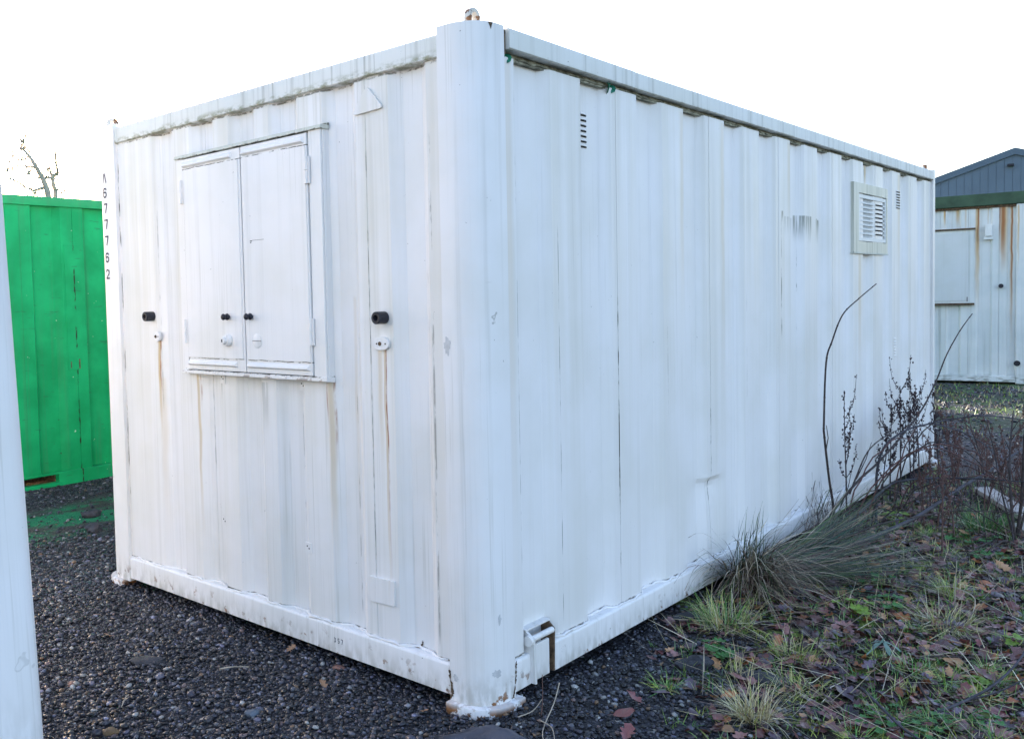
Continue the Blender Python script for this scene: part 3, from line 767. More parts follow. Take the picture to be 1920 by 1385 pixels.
# ------------------------------------------------------------------ neighbouring cabin at the left edge
M['nb'] = paint('paint_neighbour', grime=0.20, peel=0.25, chips=0.8, low=0.5)
nbr = empty('leaning_cabin', (-0.190, -1.609, 0.19))
nbr.rotation_euler = (0, math.radians(-4.15), 0)
tag(nbr, 'white steel cabin corner cut off by the left edge of the picture', 'cabin')
NW, NL = 1.0, 5.0
for (cx, cy, sx, sy) in ((0, 0, 1, -1), (-NW, 0, -1, -1), (0, -NL, 1, 1), (-NW, -NL, -1, 1)):
    mb = MB(); mb.prism(xform(post_poly(0.05, 0.2, 0.2), cx, cy, sx, sy), 0, 2.6); mb.build('corner_post', M['nb'], nbr, smooth=25)
pn_ = [(-NL+0.1, 0.02)]
u = -NL+0.3
while u < -0.6:
    pn_ += [(u, 0.02), (u+0.045, 0.055), (u+0.2, 0.055), (u+0.25, 0.02)]; u += 0.48
pn_ += [(-0.1, 0.02)]
for x in (0, 1):
    mb = MB(); sheet(mb, profile_cut(pn_, -NL+0.19, -0.19), 0.16, 2.5, (lambda u, d, z: (-d, u, z)) if x == 0 else (lambda u, d, z: (-NW+d, u, z))); mb.build('wall_panel', M['nb'], nbr)
    for (z0, z1) in ((0.03, 0.165), (2.495, 2.58)):
        xa = -0.06 if x == 0 else -NW+0.004
        mb = MB(); mb.box(xa, xa+0.056, -NL+0.19, -0.19, z0, z1); mb.build('rail', M['nb'], nbr, bevel=0.006)
        ya = -0.06 if x == 0 else -NL+0.004
        mb = MB(); mb.box(-NW+0.19, -0.19, ya, ya+0.056, z0, z1); mb.build('rail', M['nb'], nbr, bevel=0.006)
    mb = MB(); ya = -0.03 if x == 0 else -NL+0.03
    sheet(mb, profile_cut(pn_, -NW+0.19, -0.19), 0.16, 2.5, (lambda u, d, z: (u, -d, z)) if x == 0 else (lambda u, d, z: (u, -NL+d, z))); mb.build('wall_panel', M['nb'], nbr)
mb = MB(); mb.box(-NW+0.07, -0.07, -NL+0.07, -0.07, 0.03, 2.56); mb.build('light_block_lining', M['dark'], nbr)  # dark box added inside to block light
mb = MB(); mb.box(-NW-0.0, -NW+0.3, -NL+0.2, -NL+0.5, -0.2, 0.0); mb.box(-0.3, 0, -NL+0.2, -NL+0.5, -0.25, 0.0); mb.box(-0.3, 0, -0.5, -0.2, -0.25, 0.0); mb.build('support_block', M['soffit'], nbr)

# ------------------------------------------------------------------ green container
def greenmat():
    t = NT('green_container_paint', 0.6, 0.15)
    n = t.noise(scale=3, det=4)
    col = t.mix(t.mr(n, 0.3, 0.7), (0.003, 0.270, 0.085), (0.008, 0.370, 0.125))
    sp = t.noise(scale=30, det=4, off=(1, 4, 2))
    col = t.mix(t.mr(sp, 0.72, 0.75), col, (0.03, 0.06, 0.03))
    w = t.noise(scale=22, det=3, off=(5, 4, 2))
    col = t.mix(t.mr(w, 0.745, 0.76), col, (0.6, 0.62, 0.55))
    sc_ = t.mr(t.noise(sc=(6, 6, 40), scale=1.0, det=3), 0.66, 0.72)
    col = t.mix(t.m('MULTIPLY', sc_, 0.5), col, (0.02, 0.10, 0.05))
    st_ = t.mr(t.noise(sc=(18, 18, 0.5), scale=1.0, det=4), 0.5, 0.75)
    col = t.mix(t.m('MULTIPLY', st_, 0.35), col, (0.05, 0.16, 0.08))
    col = t.mix(t.m('MULTIPLY', t.mr(t.z, 2.44, 2.6), 0.35), col, (0.10, 0.30, 0.16))  # lighter top edge painted in so the rail stands out
    br = t.mr(t.noise(sc=(20, 20, 7), scale=1.0, det=5, rough=0.7), 0.48, 0.56)
    du = t.m('ABSOLUTE', t.m('SUBTRACT', t.y, 1.425))
    ln = t.m('MULTIPLY', t.m('MULTIPLY', t.mr(du, 0.004, 0.010, 1, 0), br), t.mr(t.z, 2.1, 2.2, 1, 0))
    col = t.mix(ln, col, (0.02, 0.03, 0.015))
    t.bump(t.noise(sc=(1, 1, 0.4), scale=4, det=2), 0.5, 0.006)
    return t.out(col)
M['green'] = greenmat()
gcn = empty('green_container')
tag(gcn, 'bright green steel shipping container in the gap left of the white cabin', 'container')
GX, GY0, GY1, GH = -5.68, 0.3, 12.5, 2.585  # unseen length stretched so its shadow keeps sun off the far ground
gprof = [(GY0+0.1, 0.07)]
u = 0.753-0.5*1
while u < GY1:
    gprof += [(u, 0.07), (u+0.057, 0.02), (u+0.277, 0.02), (u+0.305, 0.07)]; u += 0.5
gprof = [q for q in gprof if GY0+0.15 < q[0] < GY1-0.12] + [(GY1-0.1, 0.07)]
# visible bays measured on the photograph
seams_g = [GY0+0.15] + [0.925+0.5*k for k in range(-1, 24)] + [GY1-0.15]
seams_g = sorted(s for s in seams_g if GY0+0.14 < s < GY1-0.14)
for i, (a, b) in enumerate(zip(seams_g, seams_g[1:])):
    mb = MB(); sheet(mb, [(u, d+0.002*(i % 2)) for u, d in profile_cut(gprof, a+0.001, b-0.001)], 0.085, 2.505, lambda u, d, z: (GX-d, u, z)); mb.build('wall_panel', M['green'], gcn)
mb = MB(); mb.prism([(GX-d, z) for d, z in rail_profile(2.500, GH, 0.07, 0.02)], GY0, GY1, 'y'); mb.build('top_rail', M['green'], gcn, smooth=30)
for (a, b) in ((GY0, 0.80), (1.19, 3.0), (3.4, GY1)):
    mb = MB(); mb.prism([(GX-d+0.004, z) for d, z in rail_profile(-0.03, 0.110, 0.07, 0.008)], a, b, 'y'); mb.build('bottom_rail', M['green'], gcn, smooth=30)
for (a, b) in ((0.80, 1.19), (3.0, 3.4)):
    mb = MB(); mb.box(GX-0.02, GX+0.004, a, b, 0.094, 0.112); mb.box(GX-0.05, GX+0.012, a-0.01, b+0.05, -0.03, 0.022); fp = mb.build('fork_pocket', M['green'], gcn)
    mb = MB(); mb.box(GX-0.30, GX-0.28, a, b, 0.0, 0.1); mb.box(GX-0.28, GX-0.07, a, a+0.01, 0.02, 0.1); mb.box(GX-0.28, GX-0.07, b-0.01, b, 0.02, 0.1); mb.build('pocket_lining', M['rustpaint'], fp)
mb = MB(); mb.box(GX-2.4, GX-0.10, GY0+0.02, GY1-0.02, 0.10, GH-0.02); mb.build('body', M['green'], gcn)
for y in (GY0, GY1-0.16):
    mb = MB(); mb.box(GX-0.16, GX+0.006, y-0.002, y+0.162, -0.03, GH+0.004); mb.build('corner_post', M['green'], gcn, bevel=0.006)
# old welded panel outline
mb = MB(); mb.box(GX-0.025, GX-0.0165, 1.335, 1.485, 1.02, 2.165); pl = mb.build('patch_plate', M['green'], gcn, bevel=0.003)
mb = MB(); mb.box(GX-0.03, GX-0.012, 1.36, 1.366, 1.04, 1.10); mb.box(GX-0.03, GX-0.012, 1.44, 1.45, 1.03, 1.12); mb.build('weld_scar', M['rustpaint'], pl)

# ------------------------------------------------------------------ far white cabin with green fascia
def farpaint():
    t = NT('far_cabin_paint', 0.5, 0.3)
    n = t.noise(scale=2.0, det=4)
    col = t.mix(t.mr(n, 0.3, 0.7), (0.60, 0.63, 0.62), (0.70, 0.71, 0.69))
    st = t.noise(sc=(20, 20, 0.5), scale=1.0, det=4)
    col = t.mix(t.m('MULTIPLY', t.mr(st, 0.5, 0.75), 0.3), col, (0.30, 0.30, 0.24))
    wob = t.m('MULTIPLY', t.m('SUBTRACT', t.noise(sc=(0.2, 0.2, 2.0), scale=1.0, det=2), 0.5), 0.06)
    A = [t.streak(t.x, a, 2.83, b, w, k, wob) for a, b, w, k in ((0.07, 2.50, 0.02, 0.9), (0.25, 2.5, 0.04, 0.7), (0.36, 2.3, 0.02, 0.4), (0.52, 0.9, 0.045, 0.8), (0.66, 2.4, 0.01, 0.5), (0.87, 1.6, 0.08, 0.8), (0.97, 0.2, 0.03, 0.7), (1.06, 1.6, 0.02, 0.7), (-0.3, 1.9, 0.05, 0.8))]
    col = t.mix(t.maxi(A), col, (0.55, 0.34, 0.12))
    B = [t.streak(t.x, a, 2.83, b, w, k, wob) for a, b, w, k in ((0.08, 2.55, 0.008, 0.8), (0.53, 1.9, 0.014, 0.9), (0.86, 1.7, 0.045, 0.9), (0.975, 0.6, 0.016, 1.0), (0.82, 2.2, 0.02, 0.7))]
    col = t.mix(t.maxi(B), col, (0.32, 0.11, 0.03))
    ln = t.mr(t.noise(sc=(1, 1, 3), scale=7, det=6), 0.45, 0.62)
    col = t.mix(t.m('MULTIPLY', t.mr(t.z, 0.06, 0.18, 0.7, 0), ln), col, (0.16, 0.15, 0.11))
    t.bump(t.noise(scale=5, det=2), 0.4, 0.005)
    return t.out(col)
M['far'] = farpaint()
M['fascia'] = plain('dull_green_fascia', (0.045, 0.085, 0.050), 0.6, 0.25, 4)
fc = empty('rusty_cabin', (-1.711, 14.70, 0.0), math.atan2(0.139, 1.034))
tag(fc, 'white cabin with green roof band and rust streaks standing behind at the right', 'cabin')
FL0, FL1, FD = -5.4, 1.20, 2.6
fprof = [(FL0, 0.02)]
u = 0.294-0.42*13
for (a, b) in ((-0.35, -0.16), (0.06, 0.27), (0.518, 0.70), (0.91, 1.00)):
    pass
fprof = [(FL0+0.05, 0.02)]
k0 = [-5.0+0.41*k for k in range(13)]
for a in k0: fprof += [(a, 0.02), (a+0.03, 0.05), (a+0.17, 0.05), (a+0.20, 0.02)]
fprof = [q for q in fprof if q[0] < -0.05] + [(0.10, 0.02), (0.13, 0.05), (0.27, 0.05), (0.30, 0.02), (0.50, 0.02), (0.53, 0.05), (0.69, 0.05), (0.72, 0.02), (0.91, 0.02), (0.94, 0.05), (1.03, 0.05)]
fe = sorted([FL0+0.12] + [x for x in [-5.1+0.41*k for k in range(13)] if x < 0 and x > FL0+0.2] + [0.01, 0.40, 0.81, 1.035])
for a, b in zip(fe, fe[1:]):
    mb = MB(); sheet(mb, profile_cut(fprof, a+0.002, b-0.002), 0.12, 2.84, lambda u, d, z: (u, d, z)); mb.build('wall_panel', M['far'], fc)
mb = MB(); mb.box(FL0, FL1, -0.03, 0.06, 2.855, 3.045); mb.build('roof_band', M['fascia'], fc, bevel=0.008)
mb = MB(); mb.box(FL0, FL1, 0.06, FD, 2.95, 3.05); mb.build('roof', M['fascia'], fc)
mb = MB(); mb.box(FL0+0.05, 1.03, 0.005, 0.06, 2.815, 2.853); mb.build('head_rail', M['rustpaint'], fc)
mb = MB(); mb.box(FL0+0.1, 1.03, -0.012, 0.06, 0.03, 0.125); mb.build('bottom_rail', M['far'], fc, bevel=0.006)
for x in (1.03, FL0):
    mb = MB(); mb.box(x, x+0.17, -0.02, 0.15, 0.0, 2.853); mb.build('corner_post', M['far'], fc, bevel=0.02)
    mb = MB(); mb.box(x, x+0.17, FD-0.15, FD, 0.0, 2.853); mb.build('corner_post', M['far'], fc, bevel=0.02)
mb = MB(); mb.box(FL0+0.07, 1.12, 0.07, FD-0.05, 0.05, 2.9); mb.build('body', M['far'], fc)
mb = MB(); mb.box(-0.60, 0.475, -0.02, 0.05, 1.30, 2.485); wb = mb.build('window_box', M['far'], fc, bevel=0.004)
mb = MB(); mb.box(-0.56, 0.405, -0.032, -0.0215, 1.335, 2.435); mb.build('shutter_leaf', paint('far_shutter', base=(0.60, 0.62, 0.62), grime=0.2), wb, bevel=0.003)
mb = MB(); mb.box(-0.62, 0.495, -0.05, 0.03, 2.487, 2.510); mb.build('drip_bead', M['rustpaint'], wb)
mb = MB(); mb.box(-0.62, 0.485, -0.05, 0.03, 1.270, 1.297); mb.build('sill', M['rustpaint'], wb)
mb = MB(); mb.box(0.384, 0.394, -0.037, -0.0325, 1.33, 1.40); mb.build('catch', M['rubber'], wb)
mb = MB(); mb.box(0.622, 0.720, -0.045, 0.03, 2.36, 2.555); lf = mb.build('bulkhead_light', M['white'], fc, bevel=0.012)
mb = MB(); mb.box(0.605, 0.728, -0.03, 0.03, 2.31, 2.357); mb.build('light_base', M['far'], lf, bevel=0.005)
for (x, z, r) in ((0.839, 1.564, 0.035), (1.055, 0.335, 0.045)):
    mb = MB(); mb.tube([(x, 0.03, z), (x, -0.05, z)], [r*0.8, r], 12); mb.build('bump_stop', M['rubber'], fc, smooth=40)

# ------------------------------------------------------------------ distant warehouse
M['clad'] = plain('blue_grey_cladding', (0.105, 0.150, 0.195), 0.5, 0.06, 0.6)
M['cladtrim'] = plain('blue_grey_trim', (0.085, 0.125, 0.165), 0.5, 0.06, 0.6)
wd = Vector((0.9845, 0.1753, 0)); wang = math.atan2(wd.y, wd.x)
wh = empty('warehouse', (-6.49, 51.66, 0), wang)
tag(wh, 'blue grey clad warehouse gable rising behind the far cabin', 'warehouse')
RZ, SL, HW = 8.06, 0.346, 8.0
pw = 0.33; x = -HW; 
while x < HW-0.01:
    zt0 = RZ-SL*abs(x); zt1 = RZ-SL*abs(x+pw-0.012)
    mb = MB(); x1 = min(HW, x+pw-0.012)
    poly = [(x, 0), (x1, 0), (x1, RZ-SL*abs(x1))] + ([(0, RZ)] if x < 0 < x1 else []) + [(x, RZ-SL*abs(x))]
    mb.prism(poly, 0, 0.06, 'y'); mb.build('cladding_panel', M['clad'], wh)
    x += pw
mb = MB(); mb.prism([(-HW+0.02, 0), (HW-0.02, 0), (HW-0.02, RZ-SL*HW-0.05), (0, RZ-0.05), (-HW+0.02, RZ-SL*HW-0.05)], 0.061, 18, 'y'); mb.build('body', M['cladtrim'], wh)
for s in (-1, 1):
    mb = MB(); mb.prism([(0, RZ-0.14), (0, RZ+0.18), (s*(HW+0.3), RZ+0.18-SL*(HW+0.3)), (s*(HW+0.3), RZ-0.14-SL*(HW+0.3))], -0.12, -0.002, 'y'); mb.build('verge_trim', M['cladtrim'], wh)
    mb = MB(); mb.prism([(0, RZ+0.02), (0, RZ+0.16), (s*(HW+0.25), RZ+0.16-SL*(HW+0.25)), (s*(HW+0.25), RZ+0.02-SL*(HW+0.25))], 0.0, 20.2, 'y'); mb.build('roof', M['cladtrim'], wh)
mb = MB(); mb.box(-0.30, -0.04, -0.25, 0, 7.36, 7.46); mb.build('wall_lamp', M['rubber'], wh)

# ------------------------------------------------------------------ bare tree beyond the container
M['bark'] = plain('glare_paled_bark', (0.34, 0.30, 0.25), 0.9, 0.2, 12, bump=0.01)  # paled evenly, so the sky glare on the tree sits in its colour
M['twig'] = plain('dark_twig_bark', (0.055, 0.042, 0.040), 0.8, 0.4, 30, bump=0.001)
tree = empty('bare_tree', (-18.9, 7.83, 0))
tag(tree, 'leafless tree with leaning forked trunk seen above the green container', 'tree')
def tp(px_, py_, d=0.0):
    """photograph offsets in pixels at about 22 m -> local metres, d = depth along the view"""
    a = (px_-90)*0.0129; h = 4.35-(py_-365)*0.0129
    return (a*0.714-d*0.70, a*0.70+d*0.714, h)
trunk = catmull([(0.25, 0.22, 0), (0.2, 0.18, 1.6), (0.08, 0.07, 3.2), tp(91, 368), tp(86, 345), tp(77, 325), tp(66, 305), tp(58, 292), tp(47, 279)], 5)
n = len(trunk)
mb = MB(); mb.tube(trunk, [0.11*(1-0.78*(i/(n-1))**1.0) for i in range(n)], 9); mb.build('trunk', M['bark'], tree, smooth=True)
BR = [([(0.12, 0.10, 2.9), tp(98, 366, .3), tp(95, 350, .3), tp(92, 333, .3), tp(95, 326, .3), tp(103, 321, .3), tp(104, 311, .2), tp(106, 296, .1), tp(110, 289)], 0.075),
      ([tp(80, 332), tp(86, 333, .1), tp(92, 331, .3)], 0.06), ([tp(92, 330, .3), tp(89, 320, .35), tp(86, 313, .4), tp(78, 317, .4)], 0.045),
      ([tp(94, 332, .3), tp(105, 335, .4), tp(113, 338, .4), tp(120, 333, .5)], 0.03), ([tp(86, 352), tp(80, 355, -.1), tp(72, 358, -.2), tp(64, 356, -.3), tp(50, 347, -.4), tp(36, 339, -.5), tp(20, 332, -.6), tp(10, 325, -.7)], 0.045),
      ([tp(72, 358, -.2), tp(70, 366, -.2), tp(66, 376, -.2)], 0.03), ([tp(66, 312), tp(55, 313, -.2), tp(46, 313, -.3), tp(45, 308, -.4), tp(38, 308, -.5), tp(28, 312, -.5), tp(18, 311, -.6)], 0.03),
      ([tp(55, 294), tp(45, 296, .2), tp(36, 296, .3), tp(24, 293, .4), tp(14, 288, .4)], 0.03), ([tp(60, 296), tp(62, 290, .1), tp(61, 286, .2), tp(64, 280, .2)], 0.025),
      ([tp(78, 333), tp(72, 332, -.2), tp(66, 329, -.3), tp(58, 332, -.3)], 0.03), ([tp(97, 352, .3), tp(103, 354, .4), tp(106, 362, .4), tp(110, 372, .4)], 0.03), ([tp(46, 313, -.3), tp(40, 322, -.4), tp(28, 328, -.5)], 0.015),
      ([tp(47, 279), tp(42, 279, .1), tp(36, 276, .2)], 0.03), ([tp(50, 283), tp(52, 276, -.1), tp(54, 270, -.2)], 0.02)]
for pts, r in BR:
    c = catmull(pts, 4); n = len(c); r *= 0.9
    c = [p+Vector((rnd.uniform(-.02, .02), rnd.uniform(-.02, .02), rnd.uniform(-.02, .02))) for p in c]
    mb = MB(); mb.tube(c, [r*(1-0.72*i/(n-1)) for i in range(n)], 6)
    for q in range(3):
        i = rnd.randrange(n//3, n); p = c[i]
        e = p+Vector((rnd.uniform(-.25, .25), rnd.uniform(-.25, .25), rnd.uniform(-.05, .3)))
        mb.tube([p, (p+e)/2+Vector((0, 0, .03)), e], [r*0.35, r*0.22, r*0.12], 4)
    mb.build('branch', M['bark'], tree, smooth=True)

ends = [p for p, r in BR]
for q in range(34):
    src = catmull(rnd.choice(ends), 3); p = src[rnd.randrange(len(src)//2, len(src))]
    d = Vector((rnd.uniform(-1, 1)*0.714, rnd.uniform(-1, 1)*0.7, rnd.uniform(-0.1, 0.9))).normalized()*rnd.uniform(0.25, 0.6)
    mid = p+d*0.5+Vector((rnd.uniform(-.06, .06), rnd.uniform(-.06, .06), rnd.uniform(-.06, .06)))
    mb = MB(); mb.tube([p, mid, p+d], [0.022, 0.017, 0.011], 4)
    e = mid+Vector((rnd.uniform(-.2, .2), rnd.uniform(-.2, .2), rnd.uniform(0, .25))); mb.tube([mid, e], [0.015, 0.010], 4)
    mb.build('twig', M['bark'], tree)

# ------------------------------------------------------------------ gravel
def frame_uv(P):
    d = P - np.array(CAM); z = d@np.array(FW)
    px_ = 684.3 + 1705*(d@np.array(RT))/z; py_ = 645.3 - 1705*(d@np.array(UP))/z
    return px_, py_, z
def in_view(P, m=260):
    a, b, z = frame_uv(P)
    return (z > 0.3) & (a > -m) & (a < 1920+m) & (b > -m) & (b < 1385+m)
ICO = bmesh.new(); bmesh.ops.create_icosphere(ICO, subdivisions=1, radius=1.0)
IV = np.array([v.co[:] for v in ICO.verts]); IF = np.array([[v.index for v in f.verts] for f in ICO.faces]); ICO.free()
def hashn(x, y, s=1.0):
    return 0.5+0.25*np.sin(2.1*s*x+1.3*s*y+0.5)+0.25*np.sin(3.7*s*y-2.9*s*x+1.7)
def gravel(name, boxes, label):
    Ps = []; Rs = []
    for (x0, x1, y0, y1, dens, r0, r1) in boxes:
        n = int((x1-x0)*(y1-y0)*dens)
        P = np.stack([RNG.uniform(x0, x1, n), RNG.uniform(y0, y1, n), np.zeros(n)], -1)
        r = r0*(r1/r0)**(RNG.random(n)**2.2)
        Ps.append(P); Rs.append(r)
    P = np.concatenate(Ps); R = np.concatenate(Rs)
    P[:, 2] = height(P[:, 0], P[:, 1])
    keep = in_view(P)
    keep &= ~((P[:, 0] < -0.05) & (P[:, 0] > -CW+0.05) & (P[:, 1] > 0.10) & (P[:, 1] < CL))
    lz = litter_zone(P[:, 0], P[:, 1]) + (hashn(P[:, 0], P[:, 1], 4)-0.5)*0.5
    keep &= ~((lz > 0.05) & (RNG.random(len(P)) < np.clip(lz*3.0, 0, 0.88)) & (P[:, 0] > -0.1))
    pxx = P[:, 0]+0.16*P[:, 1]
    keep &= ~((pxx > -4.85) & (pxx < -3.95) & (RNG.random(len(P)) < 0.86))
    P = P[keep]; R = R[keep]; n = len(P)
    V = IV[None]*(1+RNG.uniform(-0.40, 0.34, (n, len(IV), 1)))
    sc = np.stack([RNG.uniform(0.8, 1.35, n), RNG.uniform(0.7, 1.1, n), RNG.uniform(0.45, 0.85, n)], -1)
    V = V*sc[:, None]*R[:, None, None]
    a = RNG.uniform(0, 2*PI, n); b = RNG.normal(0, 0.35, n)
    cb, sb = np.cos(b)[:, None], np.sin(b)[:, None]
    y2 = V[..., 1]*cb-V[..., 2]*sb; z2 = V[..., 1]*sb+V[..., 2]*cb
    ca, sa = np.cos(a)[:, None], np.sin(a)[:, None]
    V = np.stack([V[..., 0]*ca-y2*sa, V[..., 0]*sa+y2*ca, z2], -1) + P[:, None]
    V[..., 2] += (R*RNG.uniform(0.05, 0.75, n))[:, None]
    F = (IF[None]+np.arange(n)[:, None, None]*len(IV)).reshape(-1, 3)
    g = RNG.lognormal(-3.68, 0.88, n).clip(0.006, 0.26)  # wide tone spread; brightest and blackest stones stand in for glints and gaps
    tint = np.stack([g*RNG.uniform(0.94, 1.08, n), g*RNG.uniform(0.95, 1.03, n), g*RNG.uniform(1.12, 1.45, n)], -1)
    u = RNG.random(n)
    w = u < 0.025; tint[w] = RNG.uniform(0.22, 0.42, (w.sum(), 1))*np.array([1.0, .98, .95])
    w = (u > 0.985); tint[w] = np.array([0.17, 0.10, 0.055])*RNG.uniform(0.6, 1.4, (w.sum(), 1))
    w = (u > 0.97) & (u < 0.985); tint[w] = np.array([0.14, 0.095, 0.09])*RNG.uniform(0.7, 1.5, (w.sum(), 1))
    C = np.repeat(tint, len(IV), 0)
    o = mass(name, V.reshape(-1, 3), F, C, M['stone'])
    tag(o, label, 'gravel', kind='stuff'); return o
M['stone'] = attr_mat('dark_clinker_stone', 0.36, 0.5, bump=0.002)
gravel('gravel', [(-3.2, 0.95, -1.7, 0.16, 7800, 0.0036, 0.0145), (-5.64, -2.7, -1.6, 2.4, 2300, 0.005, 0.018),
                  (-0.05, 1.7, 0.16, 3.0, 5200, 0.0036, 0.0145), (-3.0, 1.2, -1.7, 0.1, 45, 0.013, 0.024), (-0.05, 1.9, 3.0, 4.8, 600, 0.007, 0.02), (-0.3, 1.9, 4.8, 9.0, 1500, 0.007, 0.019), (-3.0, 2.2, 7.0, 14.5, 90, 0.012, 0.03)],
       'dark blue grey gravel and clinker covering the yard')

# larger loose lumps, each on its own
M['clinker'] = plain('dark_clinker', (0.030, 0.030, 0.036), 0.6, 0.5, 30, 0.4, bump=0.012)
M['tan'] = plain('tan_stone', (0.13, 0.085, 0.045), 0.6, 0.3, 20, bump=0.004)
M['pink'] = plain('pinkish_brick', (0.20, 0.105, 0.085), 0.7, 0.3, 20, bump=0.004)
def lump(name, x, y, r, sc, mat, label, rz=0, cat='stone', sub=3):
    bm = bmesh.new(); bmesh.ops.create_icosphere(bm, subdivisions=sub, radius=1.0)
    ph = [rnd.uniform(0, 6) for _ in range(6)]
    for v in bm.verts:
        c = v.co
        k = 1+0.16*math.sin(2.3*c.x+ph[0])*math.sin(2.7*c.y+ph[1])+0.12*math.sin(4.1*c.z+ph[2]+3*c.x)+0.07*math.sin(7*c.y+ph[3])*math.sin(6*c.x+ph[4])+rnd.uniform(-.05, .05)
        v.co = Vector((c.x*sc[0]*k, c.y*sc[1]*k, max(c.z, -0.5)*sc[2]*k))*r
    me = bpy.data.meshes.new(name); bm.to_mesh(me); bm.free(); me.materials.append(mat)
    me.polygons.foreach_set('use_smooth', [True]*len(me.polygons)); me.set_sharp_from_angle(angle=0.5)
    o = bpy.data.objects.new(name, me); COL.objects.link(o)
    o.location = (x, y, float(height(x, y))+r*sc[2]*0.30); o.rotation_euler = (0, 0, rz)
    tag(o, label, cat); return o
lump('tarmac_slab', -1.49, -0.535, 0.060, (1.4, 0.7, 0.32), M['clinker'], 'flat dark slab of broken tarmac lying alone on the gravel', 0.78, 'slab')
lump('stone', -1.03, -0.985, 0.028, (1.3, 0.75, 0.55), M['tan'], 'flat tan stone on the gravel near the bottom left corner', 0.7)
lump('stone', -1.54, -0.86, 0.022, (1.3, 0.8, 0.6), M['pink'], 'small pinkish stone on gravel beside the leaning cabin', 0.3)
lump('stone', -0.79, -0.016, 0.022, (1.3, 0.8, 0.6), M['pink'], 'small pinkish stone at the foot of the end wall', 0.3)
lump('clinker_lump', -3.90, 0.55, 0.06, (1.1, 0.9, 0.8), M['clinker'], 'black clinker lump at the near rim of the green paint spill', 0.2, 'stone')
lump('clinker_lump', -4.33, 0.76, 0.06, (1.3, 0.8, 0.7), M['clinker'], 'black clinker lump lying in the middle of the green paint spill', 1.2, 'stone')
lump('clinker_lump', 0.355, 0.985, 0.06, (1.35, 0.75, 0.6), M['clinker'], 'black wet clinker lump beside the round green leaf plant', 0.8, 'stone')
lump('clinker_lump', 0.62, 1.03, 0.07, (1.4, 0.8, 0.32), M['clinker'], 'flat black slab half covered by brown leaves', 0.6, 'stone')
lump('clinker_lump', 0.10, 1.50, 0.06, (1.5, 0.7, 0.4), M['clinker'], 'black lump tucked against the bottom rail left of the grass tuft', 0.9, 'stone')
lump('clinker_lump', -0.76, -0.52, 0.026, (1.2, 0.8, 0.7), plain('grey_clinker', (0.10, 0.12, 0.15), 0.6, 0.3, 20), 'blue grey stone larger than its neighbours on the gravel', 0.9, 'stone')

# ------------------------------------------------------------------ leaves
M['leafmass'] = attr_mat('fallen_leaf_mass', 0.36, 0.6)
LEAFCOL = [(0.200, 0.065, 0.060), (0.150, 0.070, 0.064), (0.36, 0.125, 0.045), (0.065, 0.036, 0.046), (0.30, 0.145, 0.130), (0.46, 0.24, 0.11), (0.160, 0.110, 0.145)]
def leaf_geo(seed, lobes=3.5, L=1.0, Wd=0.58):
    r = random.Random(seed); n = 12; vs = []; fs = []
    c1, c2, tw = r.uniform(-0.5, 0.9), r.uniform(-0.35, 0.45), r.uniform(-0.6, 0.6)
    for i in range(n+1):
        t = i/n
        w = Wd*0.5*(max(0.0, math.sin(PI*min(1, t*0.98+0.02)))**0.75)*(1+0.36*math.cos(2*PI*lobes*t+PI*0.2))*(0.65+0.5*t)
        if i == 0 or i == n: w = 0.012
        for j in (-2, -1, 0, 1, 2):
            x = w*j/2; y = L*(t-0.5)
            z = c1*x*x*1.6+c2*(y*y)*0.9+tw*x*y*0.5+0.02*math.sin(9*y+j)+0.03*abs(j)/2*math.sin(7*t+seed)
            vs.append((x, y, z))
    fs = [(i*5+j, i*5+j+1, i*5+j+6, i*5+j+5) for i in range(n) for j in range(4)]
    m_ = len(vs); vs += [(-0.012, -0.5*L, 0.0), (0.012, -0.5*L, 0.0), (0.006, -0.72*L, 0.05), (-0.006, -0.72*L, 0.05)]
    fs += [(m_, m_+1, m_+2, m_+3)]
    return np.array(vs), np.array(fs)
LG = [leaf_geo(k, lobes=r_) for k, r_ in enumerate((3.5, 3.5, 2.5, 3.5, 0.0, 3.5, 4.5, 0.0))]
def leaf_places(n, seed, far=False):
    g = np.random.default_rng(seed); out = []
    while len(out) < n:
        x = g.uniform(0.03, 1.75); y = g.uniform(0.35, 6.3)
        z = float(litter_zone(x, y)) + (float(hashn(x, y, 4))-0.5)*0.5
        if z < -0.02: continue
        if y+1.5*x > 5.6 and g.random() < 0.8: continue
        p = np.array([[x, y, 0.0]])
        if not in_view(p, 60)[0]: continue
        d = math.hypot(x-CAM.x, y-CAM.y)
        if g.random() > (4.2/d)**1.0: continue
        if g.random() > 0.35+0.65*min(1, max(0, z)*2.2): continue
        out.append((x, y))
    return out
leafmats = [plain('fallen_leaf_%s' % nm, c, 0.36, 0.35, 30, 0.6) for nm, c in zip(('maroon', 'brown', 'orange', 'black', 'russet', 'tan', 'violet'), LEAFCOL)]
leafme = []
for k, (v, f) in enumerate(LG):
    for q in range(3):
        me = bpy.data.meshes.new('leaf'); me.from_pydata([tuple(p) for p in v], [], [tuple(int(i) for i in r_) for r_ in f])
        me.polygons.foreach_set('use_smooth', [True]*len(me.polygons)); me.materials.append(leafmats[(0, 1, 3, 4, 6, 0, 1, 2, 1, 5, 0, 4)[(k*3+q) % 12]]); leafme.append(me)
lg = random.Random(5)
